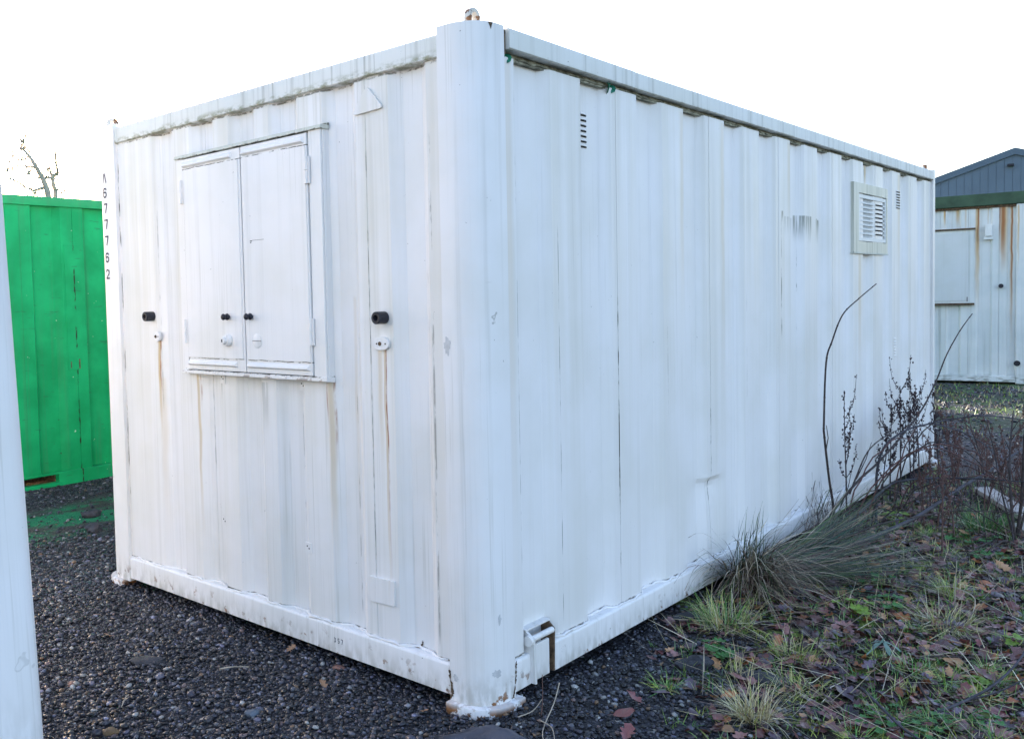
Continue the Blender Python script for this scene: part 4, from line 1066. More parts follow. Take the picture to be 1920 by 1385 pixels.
for i, (x, y) in enumerate(leaf_places(250, 21)):
    o = bpy.data.objects.new('fallen_leaf', leafme[lg.randrange(len(leafme))]); COL.objects.link(o)
    s = lg.uniform(0.045, 0.10)
    o.scale = (s, s, s); o.location = (x, y, float(height(x, y))+lg.uniform(0.012, 0.030))
    o.rotation_euler = (lg.gauss(0, 0.28), lg.gauss(0, 0.28), lg.uniform(0, 6.28))
    tag(o, 'brown fallen leaf lying in the litter right of the white cabin', 'leaf', 'fallen leaves in the litter beside the cabin')
# leaves alone on the gravel
drymat = plain('dry_tan_leaf', (0.30, 0.17, 0.10), 0.6, 0.3, 30)
for i, (x, y, lab) in enumerate(((-1.10, -0.02, 'dry tan leaf lying alone below the end wall'), (-0.69, -0.20, 'dry pinkish leaf on the gravel in front of the corner post'), (-1.89, -0.50, 'dry yellow brown leaf left of the tarmac slab'), (-0.228, -0.10, 'dry leaf beside the black plastic scrap'), (0.36, 0.36, 'dark red leaf lying on gravel right of the corner post'), (0.45, 0.22, 'crumpled red leaf at the bottom edge of the picture'), (0.33, 0.50, 'dark leaf on the gravel below the jacking pocket'))):
    o = bpy.data.objects.new('fallen_leaf', leafme[(i*5+1) % len(leafme)].copy()); COL.objects.link(o)
    o.data.materials.clear(); o.data.materials.append(drymat if i < 4 else leafmats[0])
    s = 0.055 if i < 4 else 0.085
    o.scale = (s, s, s); o.location = (x, y, float(height(x, y))+0.022); o.rotation_euler = (0.35, 0.2, i*1.3); tag(o, lab, 'leaf')
# the rest of the litter as one cover
pl_ = leaf_places(2600, 33); Vs = []; Fs = []; Cs = []; off = 0
for (x, y) in pl_:
    v, f = LG[lg.randrange(len(LG))]; s = lg.uniform(0.03, 0.085)
    R_ = Matrix.Rotation(lg.uniform(0, 6.28), 3, 'Z') @ Matrix.Rotation(lg.gauss(0, 0.3), 3, 'X') @ Matrix.Rotation(lg.gauss(0, 0.3), 3, 'Y')
    vv = (v*s)@np.array(R_).T + np.array([x, y, float(height(x, y))+lg.uniform(0.003, 0.016)])
    Vs.append(vv); Fs.append(f+off); off += len(v)
    c = np.array(LEAFCOL[lg.choice((0, 0, 1, 1, 2, 3, 3, 4, 5, 6))])*lg.uniform(0.5, 1.4); Cs.append(np.repeat(c[None], len(v), 0))
o = mass('leaf_litter', np.concatenate(Vs), np.concatenate(Fs), np.concatenate(Cs), M['leafmass'], smooth=True)
tag(o, 'damp brown leaf litter covering the ground beside the cabin', 'leaf litter', kind='stuff')

# ------------------------------------------------------------------ blades and stalks
M['blade'] = attr_mat('grass_blade', 0.42, 0.45)
def blades(base, az, lean, length, width, curl, colors, seg=5, droop=None, minz=None):
    """ribbons: base (n,3), az heading, lean = start angle from vertical, curl = added bend along the blade"""
    n = len(base); t = np.linspace(0, 1, seg+1)
    ang = lean[:, None] + curl[:, None]*t[None]**1.3
    st = length[:, None]/seg
    hor = np.concatenate([np.zeros((n, 1)), np.cumsum(np.sin((ang[:, 1:]+ang[:, :-1])/2)*st, 1)], 1)
    ver = np.concatenate([np.zeros((n, 1)), np.cumsum(np.cos((ang[:, 1:]+ang[:, :-1])/2)*st, 1)], 1)
    ca, sa = np.cos(az)[:, None], np.sin(az)[:, None]
    P = np.stack([base[:, :1]+hor*ca, base[:, 1:2]+hor*sa, base[:, 2:]+ver], -1)
    if minz is not None:
        P[..., 2] = np.maximum(P[..., 2], minz[:, None]*np.ones((1, seg+1)))
    wv = width[:, None]*(1-t[None]**2*0.92)/2
    rt = RNG.uniform(-0.6, 0.6, n)[:, None]
    sx, sy = -np.sin(az[:, None]+rt), np.cos(az[:, None]+rt)
    D = np.stack([sx*wv, sy*wv, RNG.uniform(-0.5, 0.5, n)[:, None]*wv], -1)
    V = np.stack([P-D, P+D], 2).reshape(n, -1, 3)
    k = 2*(seg+1); q = np.arange(seg)
    f = np.stack([2*q, 2*q+1, 2*q+3, 2*q+2], -1)
    F = (f[None]+np.arange(n)[:, None, None]*k).reshape(-1, 4)
    C = np.repeat(colors, k, 0)
    return V.reshape(-1, 3), F, C
def pick(cols, n, j=0.3):
    c = np.array(cols)[RNG.integers(0, len(cols), n)]
    return c*RNG.uniform(1-j, 1+j, (n, 1))
GREEN = [(0.10, 0.27, 0.05), (0.17, 0.36, 0.07), (0.24, 0.37, 0.16)]
YELG = [(0.40, 0.46, 0.09), (0.54, 0.53, 0.18), (0.24, 0.38, 0.08)]
STRAW = [(0.64, 0.54, 0.30), (0.48, 0.38, 0.20), (0.72, 0.65, 0.44), (0.38, 0.31, 0.16)]
RUSH = [(0.026, 0.070, 0.036), (0.045, 0.105, 0.045), (0.090, 0.135, 0.045), (0.016, 0.034, 0.024)]
DEAD = [(0.22, 0.15, 0.11), (0.40, 0.30, 0.20), (0.10, 0.06, 0.05), (0.55, 0.46, 0.33), (0.14, 0.09, 0.07)]
def tuft(name, x, y, label, n, L, cols, spread=0.05, lean=0.5, curl=1.0, w=0.003, cat='grass', dead=0, deadcols=STRAW, az0=None, azs=PI, group=None):
    root = empty(name, (x, y, float(height(x, y))-0.004))
    tag(root, label, cat, group)
    for (nn, cc, pn2, Lk) in ((n, cols, 'blades', 1.0), (dead, deadcols, 'dead_blades', 1.1)):
        if nn == 0: continue
        r = spread*np.sqrt(RNG.random(nn)); a = RNG.uniform(-PI, PI, nn)
        b = np.stack([r*np.cos(a), r*np.sin(a), np.zeros(nn)], -1)
        az = a+RNG.normal(0, 0.6, nn) if az0 is None else az0+RNG.normal(0, azs, nn)
        ln = np.abs(RNG.normal(lean*0.7, lean*0.5, nn)); ln = np.where(pn2 == 'dead_blades', ln*1.5, ln)
        V, F, C = blades(b, az, ln, L*Lk*RNG.uniform(0.45, 1.1, nn), w*RNG.uniform(0.6, 1.2, nn), RNG.normal(curl, 0.45, nn), pick(cc, nn), 5, minz=RNG.uniform(0.006, 0.03, nn))
        o = mass(pn2, V, F, C, M['blade'], root); tag(o, kind='stuff')
    return root

# the big rush tussock, swept back along the wall
rush = empty('rush_tussock', (0.11, 2.22, 0.0)); tag(rush, 'large dark green rush tussock swept back along the cabin wall', 'rush')
def sweep(n, L, cols, az0, azs, lean0, leans, curl, pn2, w=0.0042, spread=0.12, cx=0.0, cy=0.0):
    r = spread*np.sqrt(RNG.random(n)); a = RNG.uniform(-PI, PI, n)
    b = np.stack([cx+0.7*r*np.cos(a), cy+1.3*r*np.sin(a), RNG.uniform(0.0, 0.13, n)*(1-r/spread*0.7)], -1)
    b[:, 0] = np.maximum(b[:, 0], -0.09)
    V, F, C = blades(b, az0+RNG.normal(0, azs, n), np.clip(RNG.normal(lean0, leans, n), 0.02, 1.45), L*RNG.uniform(0.55, 1.1, n), w*RNG.uniform(0.6, 1.2, n), RNG.normal(curl, 0.25, n), pick(cols, n), 7, minz=RNG.uniform(0.012, 0.10, n))
    V[:, 0] = np.maximum(V[:, 0], -0.103+0.008*RNG.random(len(V)))
    o = mass(pn2, V, F, C, M['blade'], rush); tag(o, kind='stuff')
sweep(210, 1.15, RUSH, math.radians(70), 0.13, 1.36, 0.08, 0.14, 'live_stems', 0.0066, 0.10)
sweep(150, 1.0, RUSH, math.radians(46), 0.30, 1.36, 0.08, 0.16, 'live_stems', 0.0062, 0.10, 0.05, -0.03)
sweep(26, 0.38, RUSH, math.radians(80), 0.5, 0.25, 0.18, 0.30, 'upright_stems', 0.0050, 0.16, -0.04, 0.0)
sweep(300, 0.60, DEAD, math.radians(-35), 0.60, 0.85, 0.25, 1.20, 'dead_stems', 0.0054, 0.11, 0.03, -0.06)
sweep(170, 0.58, RUSH+DEAD, math.radians(-50), 0.5, 0.75, 0.25, 1.25, 'hanging_stems', 0.0052, 0.11, 0.0, -0.08)
sweep(150, 1.15, DEAD, math.radians(56), 0.35, 1.38, 0.08, 0.14, 'dead_stems', 0.0048, 0.13)
sweep(40, 0.5, RUSH, math.radians(-100), 0.3, 0.9, 0.2, 0.7, 'live_stems', 0.0045, 0.1, -0.05, -0.05)
rush2 = empty('rush_tussock', (0.16, 3.15, 0.0)); tag(rush2, 'smaller wispy rush clump behind the large tussock at the wall', 'rush')
_r1 = rush; rush = rush2
sweep(70, 0.55, RUSH+DEAD, math.radians(65), 0.7, 1.05, 0.25, 0.4, 'live_stems', 0.0042, 0.16)
sweep(200, 0.42, [(0.15, 0.13, 0.12), (0.10, 0.08, 0.075), (0.22, 0.19, 0.15)], math.radians(30), 1.6, 0.8, 0.3, 0.7, 'dead_stems', 0.0034, 0.22, 0.0, 0.25)
rush = _r1

tuft('grass_tuft', 0.26, 1.50, 'straw and green grass tuft beside the bottom rail left of the rushes', 190, 0.20, GREEN+YELG, 0.12, 0.55, 0.9, 0.003, dead=110)
tuft('grass_tuft', 0.74, 0.62, 'pale straw tuft at the bottom edge right of the gravel', 80, 0.19, YELG+STRAW, 0.06, 0.5, 1.1, 0.003, dead=170)
tuft('grass_tuft', 0.815, 4.18, 'bright green rounded grass tuft in front of the pale plank', 300, 0.26, [(0.05, 0.19, 0.03), (0.09, 0.26, 0.05), (0.14, 0.28, 0.09)], 0.09, 0.45, 1.3, 0.0035, dead=50)
tuft('grass_tuft', 0.95, 2.62, 'small yellow green tuft of grass right of the rushes', 110, 0.15, YELG, 0.06, 0.5, 1.0, 0.003, dead=40)
tuft('grass_tuft', 1.03, 2.12, 'flattened straw tuft halfway down the right edge', 60, 0.16, YELG, 0.12, 0.8, 1.0, 0.003, dead=190)
tuft('grass_tuft', 0.63, 1.34, 'yellow green tuft around short dark stubs', 130, 0.12, YELG, 0.10, 0.5, 0.9, 0.0028, dead=30)
tuft('grass_tuft', 0.76, 1.02, 'fine yellow green grass fringing the flat black slab', 120, 0.10, YELG, 0.12, 0.8, 0.9, 0.0026, dead=30)
tuft('grass_tuft', 1.22, 3.9, 'bright grass tuft at the right edge near the dark shrub', 120, 0.22, GREEN, 0.09, 0.5, 1.1, 0.003)
tuft('grass_tuft', 0.55, 0.98, 'thin pale stalks standing behind the straw tuft', 10, 0.2, STRAW, 0.05, 0.25, 0.4, 0.003, dead=12)

tr = random.Random(91); spots = leaf_places(34, 55)
for i, (x, y) in enumerate(spots):
    tuft('grass_sprig', x, y, 'small bright yellow green sprig of grass in the leaf litter', tr.randrange(18, 55), tr.uniform(0.05, 0.12), YELG+GREEN, tr.uniform(0.02, 0.06), 0.8, 0.9, 0.0034, dead=tr.randrange(0, 10), group='small grass sprigs in the litter')
# short grass all over the litter
n = 5200; P = np.stack([RNG.uniform(0.02, 1.8, n), RNG.uniform(0.15, 6.5, n)], -1)
z = litter_zone(P[:, 0], P[:, 1]) + (hashn(P[:, 0], P[:, 1], 3)-0.5)*0.6
cl = hashn(P[:, 0]+3, P[:, 1], 7)
k = (z > -0.25) & (RNG.random(n) < 0.12+0.75*np.clip(z+0.2, 0, 1)*cl) & in_view(np.c_[P, np.zeros(n)], 80)
P = P[k]; n = len(P); nb_ = 6
B = np.repeat(P, nb_, 0)+RNG.normal(0, 0.010, (n*nb_, 2)); N = len(B)
V, F, C = blades(np.c_[B, height(B[:, 0], B[:, 1])], RNG.uniform(-PI, PI, N), np.abs(RNG.normal(0.5, 0.35, N)), RNG.uniform(0.02, 0.075, N), RNG.uniform(0.0018, 0.0038, N), RNG.normal(0.8, 0.5, N), np.repeat(pick(GREEN+YELG+[(0.10, 0.16, 0.09)], n), nb_, 0), 3)
tag(mass('short_grass', V, F, C, M['blade']), 'short sparse grass growing through the leaf litter', 'grass', kind='stuff')
# grass and moss fringe near the far cabin
n = 7000; B = np.stack([RNG.uniform(-2.2, 2.2, n), RNG.uniform(6.6, 14.6, n)], -1)
k = (hashn(B[:, 0], B[:, 1], 2.3)+0.25*RNG.random(n) > 0.52) & (RNG.random(n) < np.clip((B[:, 1]-7.5)/6, 0.05, 0.8)); B = B[k]; N = len(B)
V, F, C = blades(np.c_[B, height(B[:, 0], B[:, 1])], RNG.uniform(-PI, PI, N), np.abs(RNG.normal(0.5, 0.3, N)), RNG.uniform(0.03, 0.10, N), RNG.uniform(0.006, 0.014, N), RNG.normal(0.8, 0.4, N), pick(GREEN+YELG+DEAD, N), 3)
tag(mass('far_grass', V, F, C, M['blade']), 'thin moss and grass on the gravel in front of the far cabin', 'grass', kind='stuff')
# dead stalks and straw lying about
n = 620; q = np.array(leaf_places(n, 77))
V, F, C = blades(np.c_[q, height(q[:, 0], q[:, 1])+RNG.uniform(0.012, 0.03, n)], RNG.normal(math.radians(150), 1.1, n), RNG.normal(1.42, 0.09, n).clip(1.1, 1.55), RNG.uniform(0.08, 0.38, n), RNG.uniform(0.002, 0.0042, n), RNG.normal(0.06, 0.15, n), pick(STRAW+DEAD+[(0.07, 0.05, 0.045)], n), 4)
tag(mass('straw_litter', V, F, C, M['blade']), 'dry straw and fine twigs scattered over the litter', 'straw', kind='stuff')

# ------------------------------------------------------------------ arching shrub by the wall
STEMS = {
 'A': [(0.12, 3.50, 0.0), (0.12, 3.502, 0.204), (0.12, 3.432, 0.377), (0.13, 3.312, 0.664), (0.13, 3.303, 0.765), (0.14, 3.313, 1.129), (0.15, 3.39, 1.257), (0.17, 3.528, 1.419), (0.18, 3.816, 1.515), (0.2, 4.126, 1.61)],
 'B': [(0.14, 3.30, 0.0), (0.15, 3.385, 0.178), (0.18, 3.816, 0.322), (0.2, 4.155, 0.388), (0.25, 4.539, 0.528), (0.28, 4.984, 0.686), (0.3, 5.282, 0.861), (0.32, 5.517, 1.05), (0.34, 5.857, 1.223), (0.36, 6.189, 1.35)],
 'C': [(0.2, 4.13, 0.0), (0.2, 4.131, 0.146), (0.22, 4.08, 0.358), (0.27, 4.074, 0.527), (0.37, 4.182, 0.626), (0.47, 4.291, 0.661), (0.6, 4.405, 0.694), (0.78, 4.403, 0.728), (1.0, 4.56, 0.691)],
 'C2': [(0.16, 3.70, 0.25), (0.17, 3.795, 0.342), (0.19, 3.917, 0.468), (0.21, 4.056, 0.534), (0.24, 4.315, 0.577), (0.28, 4.622, 0.601)],
 'D': [(0.16, 3.30, 0.0), (0.2, 3.424, 0.067), (0.3, 3.96, 0.261), (0.4, 4.061, 0.31), (0.56, 4.167, 0.326), (0.8, 4.142, 0.355), (1.08, 4.019, 0.385)],
 'F': [(0.30, 2.95, 0.10), (0.45, 3.171, 0.189), (0.62, 3.63, 0.192), (0.75, 3.814, 0.203), (1.08, 4.028, 0.195)],
 'G': [(0.5, 4.3, 0.667), (0.66, 4.412, 0.601), (0.85, 4.175, 0.533), (0.92, 3.963, 0.437)]}
M['dockred0'] = plain('red_brown_whip', (0.11, 0.055, 0.05), 0.7, 0.35, 30)
M['willow'] = plain('grey_willow_bark', (0.060, 0.056, 0.068), 0.6, 0.35, 30, bump=0.001)
shrub = empty('arching_shrub', (0, 0, 0)); tag(shrub, 'leafless shrub with long arching whips growing against the cabin wall', 'shrub')
for k, r in (('A', .0085), ('B', .0095), ('C', .0095), ('C2', .006), ('D', .010), ('F', .0065), ('G', .005)):
    c = catmull(STEMS[k], 7); n = len(c)
    mb = MB(); mb.tube(c, [r*(1-0.62*i/(n-1)) for i in range(n)], 7)
    for i in range(6, n-2, 5):
        p = c[i]; mb.ball((p.x, p.y, p.z), r*(1-0.6*i/(n-1))*1.25, 6, 4, (1, 1, 1.3))
    mb.build('whip', M['willow'] if k in 'CDG' else M['twig'], shrub, smooth=True)
wr = random.Random(17)
for k in range(11):
    x, y = wr.uniform(0.10, 0.40), wr.uniform(3.1, 4.6); a = wr.uniform(-0.3, 1.4); L = wr.uniform(0.5, 1.2); h = wr.uniform(0.25, 0.7)
    pts = [(x, y, 0.0), (x+0.12*L*math.cos(a), y+0.12*L*math.sin(a), h*0.6), (x+0.45*L*math.cos(a), y+0.45*L*math.sin(a), h), (x+0.8*L*math.cos(a), y+0.8*L*math.sin(a), h*wr.uniform(0.6, 0.95)), (x+1.0*L*math.cos(a+0.15), y+1.0*L*math.sin(a+0.15), h*wr.uniform(0.2, 0.75))]
    c = catmull(pts, 5); n = len(c); mb = MB()
    c = [q+Vector((wr.gauss(0, .004), wr.gauss(0, .004), wr.gauss(0, .004))) for q in c]
    mb.tube(c, [0.0055*(1-0.6*i/(n-1)) for i in range(n)], 5); mb.build('whip', M['twig'] if k % 2 else M['dockred0'], shrub, smooth=True)
for (p, q_) in (((0.13, 3.33, 0.56), (0.16, 3.25, 0.75)), ((0.17, 3.80, 0.33), (0.22, 3.95, 0.56)), ((0.16, 3.52, 0.2), (0.2, 3.6, 0.42))):
    mb = MB(); mb.tube([p, tuple((a+b)/2+0.01 for a, b in zip(p, q_)), q_], [.004, .003, .0018], 5); mb.build('side_shoot', M['twig'], shrub)
# fallen branch E and dark shrub at right edge
c = catmull([(0.27, 2.25, 0.05), (0.35, 2.607, 0.12), (0.45, 3.171, 0.126), (0.55, 3.723, 0.161), (0.65, 4.317, 0.246), (0.75, 4.759, 0.315), (0.88, 5.301, 0.433)], 6); n = len(c)
mb = MB(); mb.tube(c, [0.015*(1-0.45*i/(n-1)) for i in range(n)], 8)
br = mb.build('fallen_branch', M['willow'], None, smooth=True); tag(br, 'thick grey branch lying slanted across the rushes to the right edge', 'branch')
ds = empty('dark_shrub', (1.0, 4.0, 0)); tag(ds, 'dark thin stemmed shrub at the right edge of the litter', 'shrub')
for pts, r in (([(0, 0, 0), (-0.02, 0.0, 0.258), (-0.05, 0.127, 0.499), (-0.08, 0.428, 0.766)], .011), ([(0, 0.03, 0), (0.02, 0.072, 0.251), (0.04, -0.005, 0.56), (0.07, -0.116, 0.865)], .011),
               ([(0, -0.02, 0.03), (-0.07, 0.04, 0.277), (-0.12, 0.082, 0.532), (-0.17, 0.122, 0.725)], .007), ([(0.01, 0.0, 0), (0.06, 0.05, 0.3), (0.10, 0.1, 0.6)], .008),
               ([(0.0, -0.02, 0.0), (-0.08, -0.25, 0.05), (-0.14, -0.55, 0.035)], .009), ([(0.02, -0.05, 0.0), (-0.02, -0.28, 0.07), (-0.07, -0.6, 0.02)], .008)):
    c = catmull(pts, 6); n = len(c)
    mb = MB(); mb.tube(c, [r*(1-0.6*i/(n-1)) for i in range(n)], 6)
    for q in range(5):
        i = rnd.randrange(4, n); p = c[i]; e = p+Vector((rnd.uniform(-.08, .08), rnd.uniform(-.08, .08), rnd.uniform(0.02, .16))); mb.tube([p, e], [r*.35, r*.15], 4)
    mb.build('stem', M['twig'], ds, smooth=True)

# ------------------------------------------------------------------ dead dock stalks
ORD = ('nearest', 'second', 'third', 'fourth', 'fifth', 'sixth', 'farthest')
M['dock'] = plain('dead_dock_stem', (0.045, 0.030, 0.034), 0.8, 0.4, 30)
M['dockred'] = plain('dead_red_stem', (0.120, 0.068, 0.060), 0.8, 0.35, 30)
def dock(x, y, h, label, seed, red=False, group=None, lean=0.08, nb2=7):
    r_ = random.Random(seed); mat = M['dockred'] if red else M['dock']
    root = empty('dead_dock', (x, y, float(height(x, y)))); tag(root, label, 'weed', group)
    ax_, ay_ = r_.uniform(-lean, lean), r_.uniform(-lean, lean)
    main = catmull([(0, 0, 0), (ax_*h*0.2, ay_*h*0.2, h*0.35), (ax_*h*0.8, ay_*h*0.6, h*0.7), (ax_*h*1.1, ay_*h*1.2, h)], 4)
    mb = MB(); mb.tube(main, [0.0065*(1-0.75*i/(len(main)-1)) for i in range(len(main))], 5)
    sd = MB()
    def seeds(pts, k, rr):
        for _ in range(k):
            i = r_.randrange(len(pts)-1); t = r_.random(); p = pts[i].lerp(pts[i+1], t)
            s = rr*r_.uniform(0.6, 1.3)
            sd.ball((p.x+r_.gauss(0, .006), p.y+r_.gauss(0, .006), p.z+r_.gauss(0, .005)), s, 5, 4, (r_.uniform(.7, 1.3), r_.uniform(.7, 1.3), r_.uniform(0.8, 2.0)))
    for b in range(nb2):
        i = r_.randrange(int(len(main)*0.38), len(main)-1); p = main[i]
        a = r_.uniform(0, 6.28); L = h*r_.uniform(0.14, 0.34)
        e = [p, p+Vector((math.cos(a)*L*0.24, math.sin(a)*L*0.24, L*0.4)), p+Vector((math.cos(a)*L*0.32, math.sin(a)*L*0.32, L))]
        e = catmull(e, 3)
        mb.tube(e, [0.0028*(1-0.6*j/(len(e)-1)) for j in range(len(e))], 4)
        seeds(e[1:], r_.randrange(12, 22), 0.0042)
    seeds(main[int(len(main)*0.55):], 30, 0.0046)
    mb.build('stalk', mat, root, smooth=True); tag(sd.build('seed_heads', mat, root), kind='stuff')
dock(0.10, 3.84, 0.90, 'single dead dock stalk standing against the cabin wall', 1, lean=0.03, nb2=9)
dr = random.Random(3)
for i, (x, y, h) in enumerate(((0.10, 4.85, 0.72), (0.12, 5.05, 0.84), (0.16, 5.25, 0.78), (0.14, 5.5, 0.82), (0.22, 5.75, 0.74), (0.10, 4.65, 0.6), (0.20, 5.0, 0.66))):
    dock(x, y, h, '%s dead dock stalk of the clump against the far half of the wall' % ORD[(1, 3, 4, 5, 6, 0, 2)[i]], 10+i, group='dead docks against the wall', nb2=12)
for i in range(24):
    x = dr.uniform(0.22, 1.0); y = dr.uniform(4.6, 6.6)-0.5*x
    if i > 19: x, y = dr.uniform(0.5, 0.75), dr.uniform(3.3, 4.3)
    dock(x, y, dr.uniform(0.35, 0.62), 'reddish dead weed stalk in the tangle past the rushes', 40+i, red=True, group='reddish dead weeds past the rushes', lean=0.3, nb2=5)

# fine reddish stems tangled between the stalks
n = 360; B = np.stack([RNG.uniform(0.25, 1.15, n), RNG.uniform(4.2, 6.6, n)], -1); B[:, 1] -= 0.4*B[:, 0]
V, F, C = blades(np.c_[B, height(B[:, 0], B[:, 1])], RNG.uniform(-PI, PI, n), np.abs(RNG.normal(0.35, 0.25, n)), RNG.uniform(0.2, 0.52, n), RNG.uniform(0.003, 0.0055, n), RNG.normal(0.8, 0.5, n), pick([(0.12, 0.062, 0.055), (0.08, 0.045, 0.045), (0.20, 0.13, 0.10), (0.05, 0.032, 0.034)], n), 6)
tag(mass('bramble_tangle', V, F, C, M['blade']), 'fine reddish dead stems tangled beside the far end of the wall', 'dead stems', kind='stuff')

# ------------------------------------------------------------------ green leafy plants
M['leafg'] = plain('fresh_green_leaf', (0.055, 0.16, 0.040), 0.5, 0.3, 40)
M['leafy'] = plain('yellow_green_leaf', (0.16, 0.25, 0.035), 0.5, 0.3, 40)
M['leafgrey'] = plain('grey_green_leaf', (0.16, 0.24, 0.20), 0.6, 0.2, 30)
def rosette(x, y, label, n, size, mat, seed, scallop=7, rise=0.03, spread=0.05):
    r_ = random.Random(seed); root = empty('leafy_weed', (x, y, float(height(x, y)))); tag(root, label, 'plant')
    for i in range(n):
        a = i*2.4+r_.uniform(-.3, .3); d = spread*(0.25+0.75*math.sqrt((i+0.5)/n)); s = size*r_.uniform(0.7, 1.1); zz = rise*r_.uniform(0.7, 1.5)
        mb = MB(); c = Vector((d*math.cos(a), d*math.sin(a), zz)); ring = []; K = 28
        tilt = Vector((math.cos(a)*r_.uniform(0.0, 0.35), math.sin(a)*r_.uniform(0.0, 0.35)))
        vs = [tuple(c)]
        for fr in (0.55, 1.0):
            for k in range(K):
                t = 2*PI*k/K; rr = s*0.5*fr*(1+(0.17*math.cos(scallop*t)+0.06*math.cos(scallop*3*t) if fr > 0.9 else 0))
                notch = 1-0.55*math.exp(-((math.atan2(math.sin(t-a-PI), math.cos(t-a-PI)))/0.25)**2)
                rr *= notch
                px_, py_ = rr*math.cos(t), rr*math.sin(t)
                vs.append((c.x+px_, c.y+py_, c.z-px_*tilt.x-py_*tilt.y+(0.10*s*(fr**2))+0.05*s*math.cos(scallop*t)*fr))
        fs = [(0, 1+k, 1+(k+1) % K) for k in range(K)]+[(1+k, 1+K+k, 1+K+(k+1) % K, 1+(k+1) % K) for k in range(K)]
        mb.add(vs, fs); mb.build('leaf', mat, root, smooth=True)
        mb = MB(); mb.tube([(0, 0, 0), (c.x*0.5, c.y*0.5, zz*0.8), tuple(c)], 0.0018, 4); mb.build('leaf_stalk', mat, root)
rosette(0.42, 1.10, 'round bright green scalloped leaf plant beside the gravel edge', 5, 0.068, M['leafg'], 1, spread=0.035)
rosette(0.33, 1.20, 'small dark green scalloped weed behind the bright round one', 4, 0.05, M['leafg'], 2, spread=0.05)
rosette(0.68, 1.99, 'yellow green leafy weed below the rush stems', 7, 0.06, M['leafy'], 3, 5, 0.04, 0.09)
rosette(0.78, 2.18, 'green leafy weed right of the yellow green one', 6, 0.055, M['leafg'], 4, 5, 0.04, 0.08)
rosette(0.55, 2.55, 'cluster of small green weeds among the rush stems', 9, 0.05, M['leafg'], 5, 5, 0.05, 0.16)
rosette(1.13, 0.95, 'green ground ivy patch in the bottom right corner', 22, 0.032, M['leafg'], 6, 5, 0.025, 0.15)
rosette(1.30, 1.13, 'pale ground ivy patch beside the bottom right corner', 16, 0.032, M['leafg'], 7, 5, 0.025, 0.12)
rosette(0.80, 3.85, 'dark green weed patch under the bright grass tuft', 10, 0.05, M['leafg'], 8, 5, 0.03, 0.15)
rosette(0.38, 3.9, 'yellow leafed weed glowing among dead stalks', 6, 0.06, M['leafy'], 9, 4, 0.10, 0.08)
rosette(0.95, 3.55, 'low green weed beside the dark shrub stems', 8, 0.05, M['leafg'], 10, 5, 0.03, 0.10)
rosette(1.30, 2.05, 'yellow green single weed close to the right edge', 3, 0.06, M['leafy'], 11, 3, 0.03, 0.03)
rosette(1.26, 1.50, 'mossy yellow feathery leaf near the right edge', 3, 0.075, M['leafy'], 12, 13, 0.02, 0.03)
# wilted grey green sprig
sp = empty('wilted_sprig', (0.90, 1.58, float(height(0.9, 1.58)))); tag(sp, 'wilted grey green sprig lying in the middle of the litter', 'plant')
mb = MB(); mb.tube([(-0.03, -0.12, 0.02), (0, 0, 0.05), (0.01, 0.02, 0.07)], 0.0028, 5); mb.build('stem', M['leafgrey'], sp)
for k in range(5):
    v, f = LG[4]; a = Matrix.Rotation(k*1.25, 3, 'Z') @ Matrix.Rotation(-0.5, 3, 'X'); vv = ((v*np.array([0.03, 0.08, 0.08])+np.array([0, 0.04, 0]))@np.array(a).T)+np.array([0.01, 0.02, 0.065])
    mb = MB(); mb.add([tuple(p) for p in vv], [tuple(int(i) for i in r_) for r_ in f]); mb.build('leaf', M['leafgrey'], sp, smooth=True)

# ------------------------------------------------------------------ planks, scrap, twigs
M['plank'] = plain('weathered_plank', (0.50, 0.44, 0.40), 0.7, 0.2, 14, bump=0.002)
for (x, y, rz, L_, lab) in ((0.80, 5.0, math.radians(-62), 0.95, 'pale weathered plank lying in the weeds near the far right'), (1.06, 4.22, math.radians(-50), 0.32, 'short pale board end at the right edge behind the dark shrub')):
    o = MB().box(-L_/2, L_/2, -0.055, 0.055, 0.0, 0.035).build('plank', M['plank'], None, bevel=0.004)
    o.location = (x, y, 0.02); o.rotation_euler = (0.08, 0.02, rz); tag(o, lab, 'plank')
M['plastic'] = plain('dull_black_plastic', (0.045, 0.044, 0.056), 0.5, 0.6, 10, 0.5, bump=0.012)
mb = MB(); vs = []; NI, NJ = 22, 7
for i in range(NI):
    u = i/(NI-1)
    for j in range(NJ):
        v = j/(NJ-1)
        x = -0.16+0.40*u; y = -0.17+0.12*v*(0.5+0.5*math.sin(PI*u)) + 0.02*math.sin(5*u)
        z = 0.006+0.034*math.sin(PI*u)**0.8*math.sin(PI*(0.15+0.75*v))+0.010*math.sin(9*u+4*v)+0.006*math.sin(23*u-11*v)
        vs.append((x*0.85-0.35*y+0.02, x*0.62+y*0.9-0.02, z))
mb.add(vs, [(i*NJ+j, i*NJ+j+1, (i+1)*NJ+j+1, (i+1)*NJ+j) for i in range(NI-1) for j in range(NJ-1)])
o = mb.build('plastic_scrap', M['plastic'], None, smooth=True); o.location = (0.015, -0.03, 0.0); tag(o, 'curled dark plastic strip on the gravel below the corner post', 'plastic')
M['strawm'] = plain('pale_straw', (0.40, 0.34, 0.27), 0.7, 0.2, 20)
def twig(pts, r, mat, label, cat='twig'):
    c = catmull(pts, 4); n = len(c); mb = MB(); mb.tube(c, [r*(1-0.5*i/(n-1)) for i in range(n)], 5)
    o = mb.build('twig', mat, None, smooth=True); tag(o, label, cat)
twig([(0.13, 0.155, 0.0), (0.135, 0.16, 0.06), (0.13, 0.17, 0.16)], 0.0025, M['dockred'], 'thin upright reddish stalk in front of the jacking pocket')
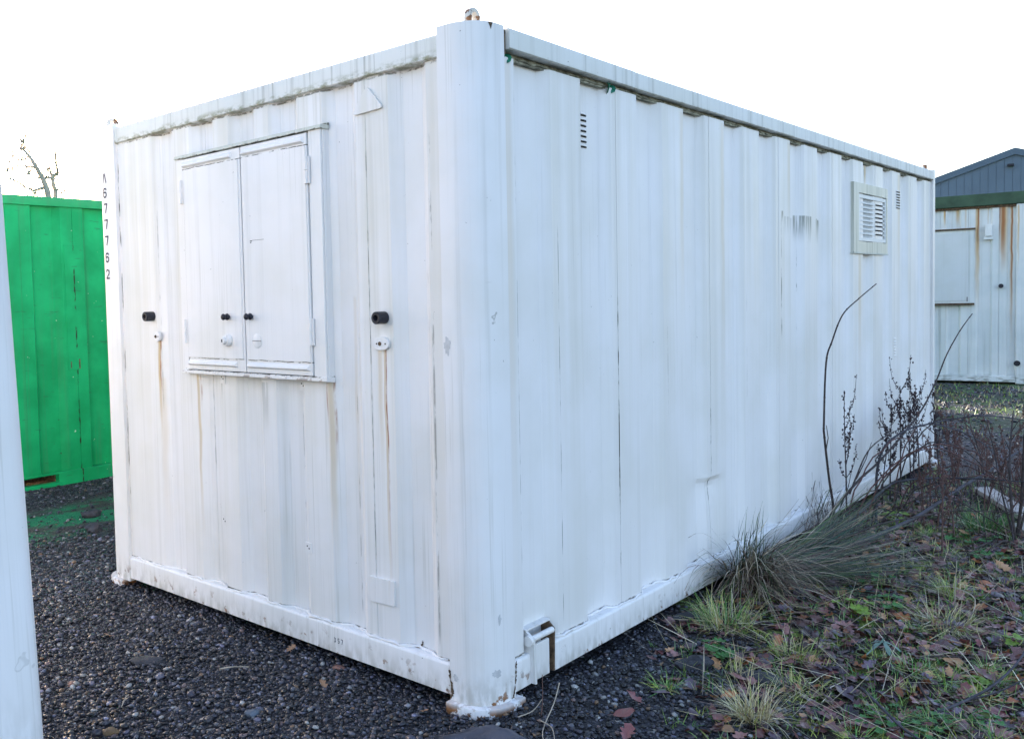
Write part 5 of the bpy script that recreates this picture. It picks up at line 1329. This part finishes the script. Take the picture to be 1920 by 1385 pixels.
twig([(0.14, 0.27, 0.10), (0.16, 0.20, 0.05), (0.22, 0.03, 0.02), (0.30, -0.06, 0.02)], 0.0028, M['strawm'], 'long pale straw running down from the jacking pocket')
twig([(0.10, 0.05, 0.03), (0.125, 0.11, 0.04), (0.14, 0.15, 0.075)], 0.0022, M['strawm'], 'short pale straw leaning on the reddish stalk')
twig([(0.16, 0.10, 0.02), (0.24, 0.06, 0.03), (0.29, 0.00, 0.015)], 0.0025, M['strawm'], 'bent pale straw beside the plastic strip')
twig([(-1.13, -0.40, 0.02), (-1.09, -0.36, 0.028), (-1.05, -0.30, 0.02)], 0.004, M['strawm'], 'pale straw piece right of the tarmac slab')
twig([(-1.20, -0.80, 0.02), (-1.17, -0.83, 0.028), (-1.12, -0.88, 0.02)], 0.0035, M['strawm'], 'pale straw piece behind the flat tan stone')
twig([(0.95, 1.15, 0.02), (1.05, 0.98, 0.05), (1.18, 0.85, 0.03), (1.32, 0.78, 0.02)], 0.007, M['willow'], 'long grey stick slanting to the bottom right corner')
twig([(1.10, 1.35, 0.02), (1.15, 1.22, 0.03), (1.22, 1.12, 0.02)], 0.006, M['twig'], 'dark crooked stick in the lower right litter')
twig([(1.20, 1.05, 0.02), (1.34, 1.25, 0.09), (1.42, 1.45, 0.18), (1.44, 1.55, 0.30)], 0.006, M['willow'], 'grey forked stick rising at the lower right edge')
twig([(1.30, 1.2, 0.06), (1.40, 1.22, 0.12), (1.5, 1.3, 0.2)], 0.004, M['willow'], 'thin side branch beside the grey forked stick')
twig([(1.05, 1.62, 0.03), (1.2, 1.72, 0.035), (1.4, 1.78, 0.03)], 0.005, M['twig'], 'dark straight stick lying near the right edge')
for k, (x, y, h) in enumerate(((0.60, 1.36, 0.16), (0.66, 1.33, 0.11), (0.71, 1.38, 0.12))):
    twig([(x, y, 0.0), (x+0.005, y, h*0.5), (x+0.012, y+0.01, h)], 0.004, M['twig'], ('taller dark stub standing in the yellow green tuft', 'short dark stub in the middle of the yellow green tuft', 'dark stub on the right of the yellow green tuft')[k], 'stub')
twig([(1.0, 2.45, 0.01), (1.0, 2.455, 0.12), (1.005, 2.46, 0.24)], 0.003, M['strawm'], 'pale upright stalk near the right tuft')
twig([(1.10, 2.20, 0.01), (1.12, 2.25, 0.13), (1.02, 2.28, 0.16), (0.96, 2.26, 0.15)], 0.0028, M['strawm'], 'bent pale stalk arching over the flattened tuft')
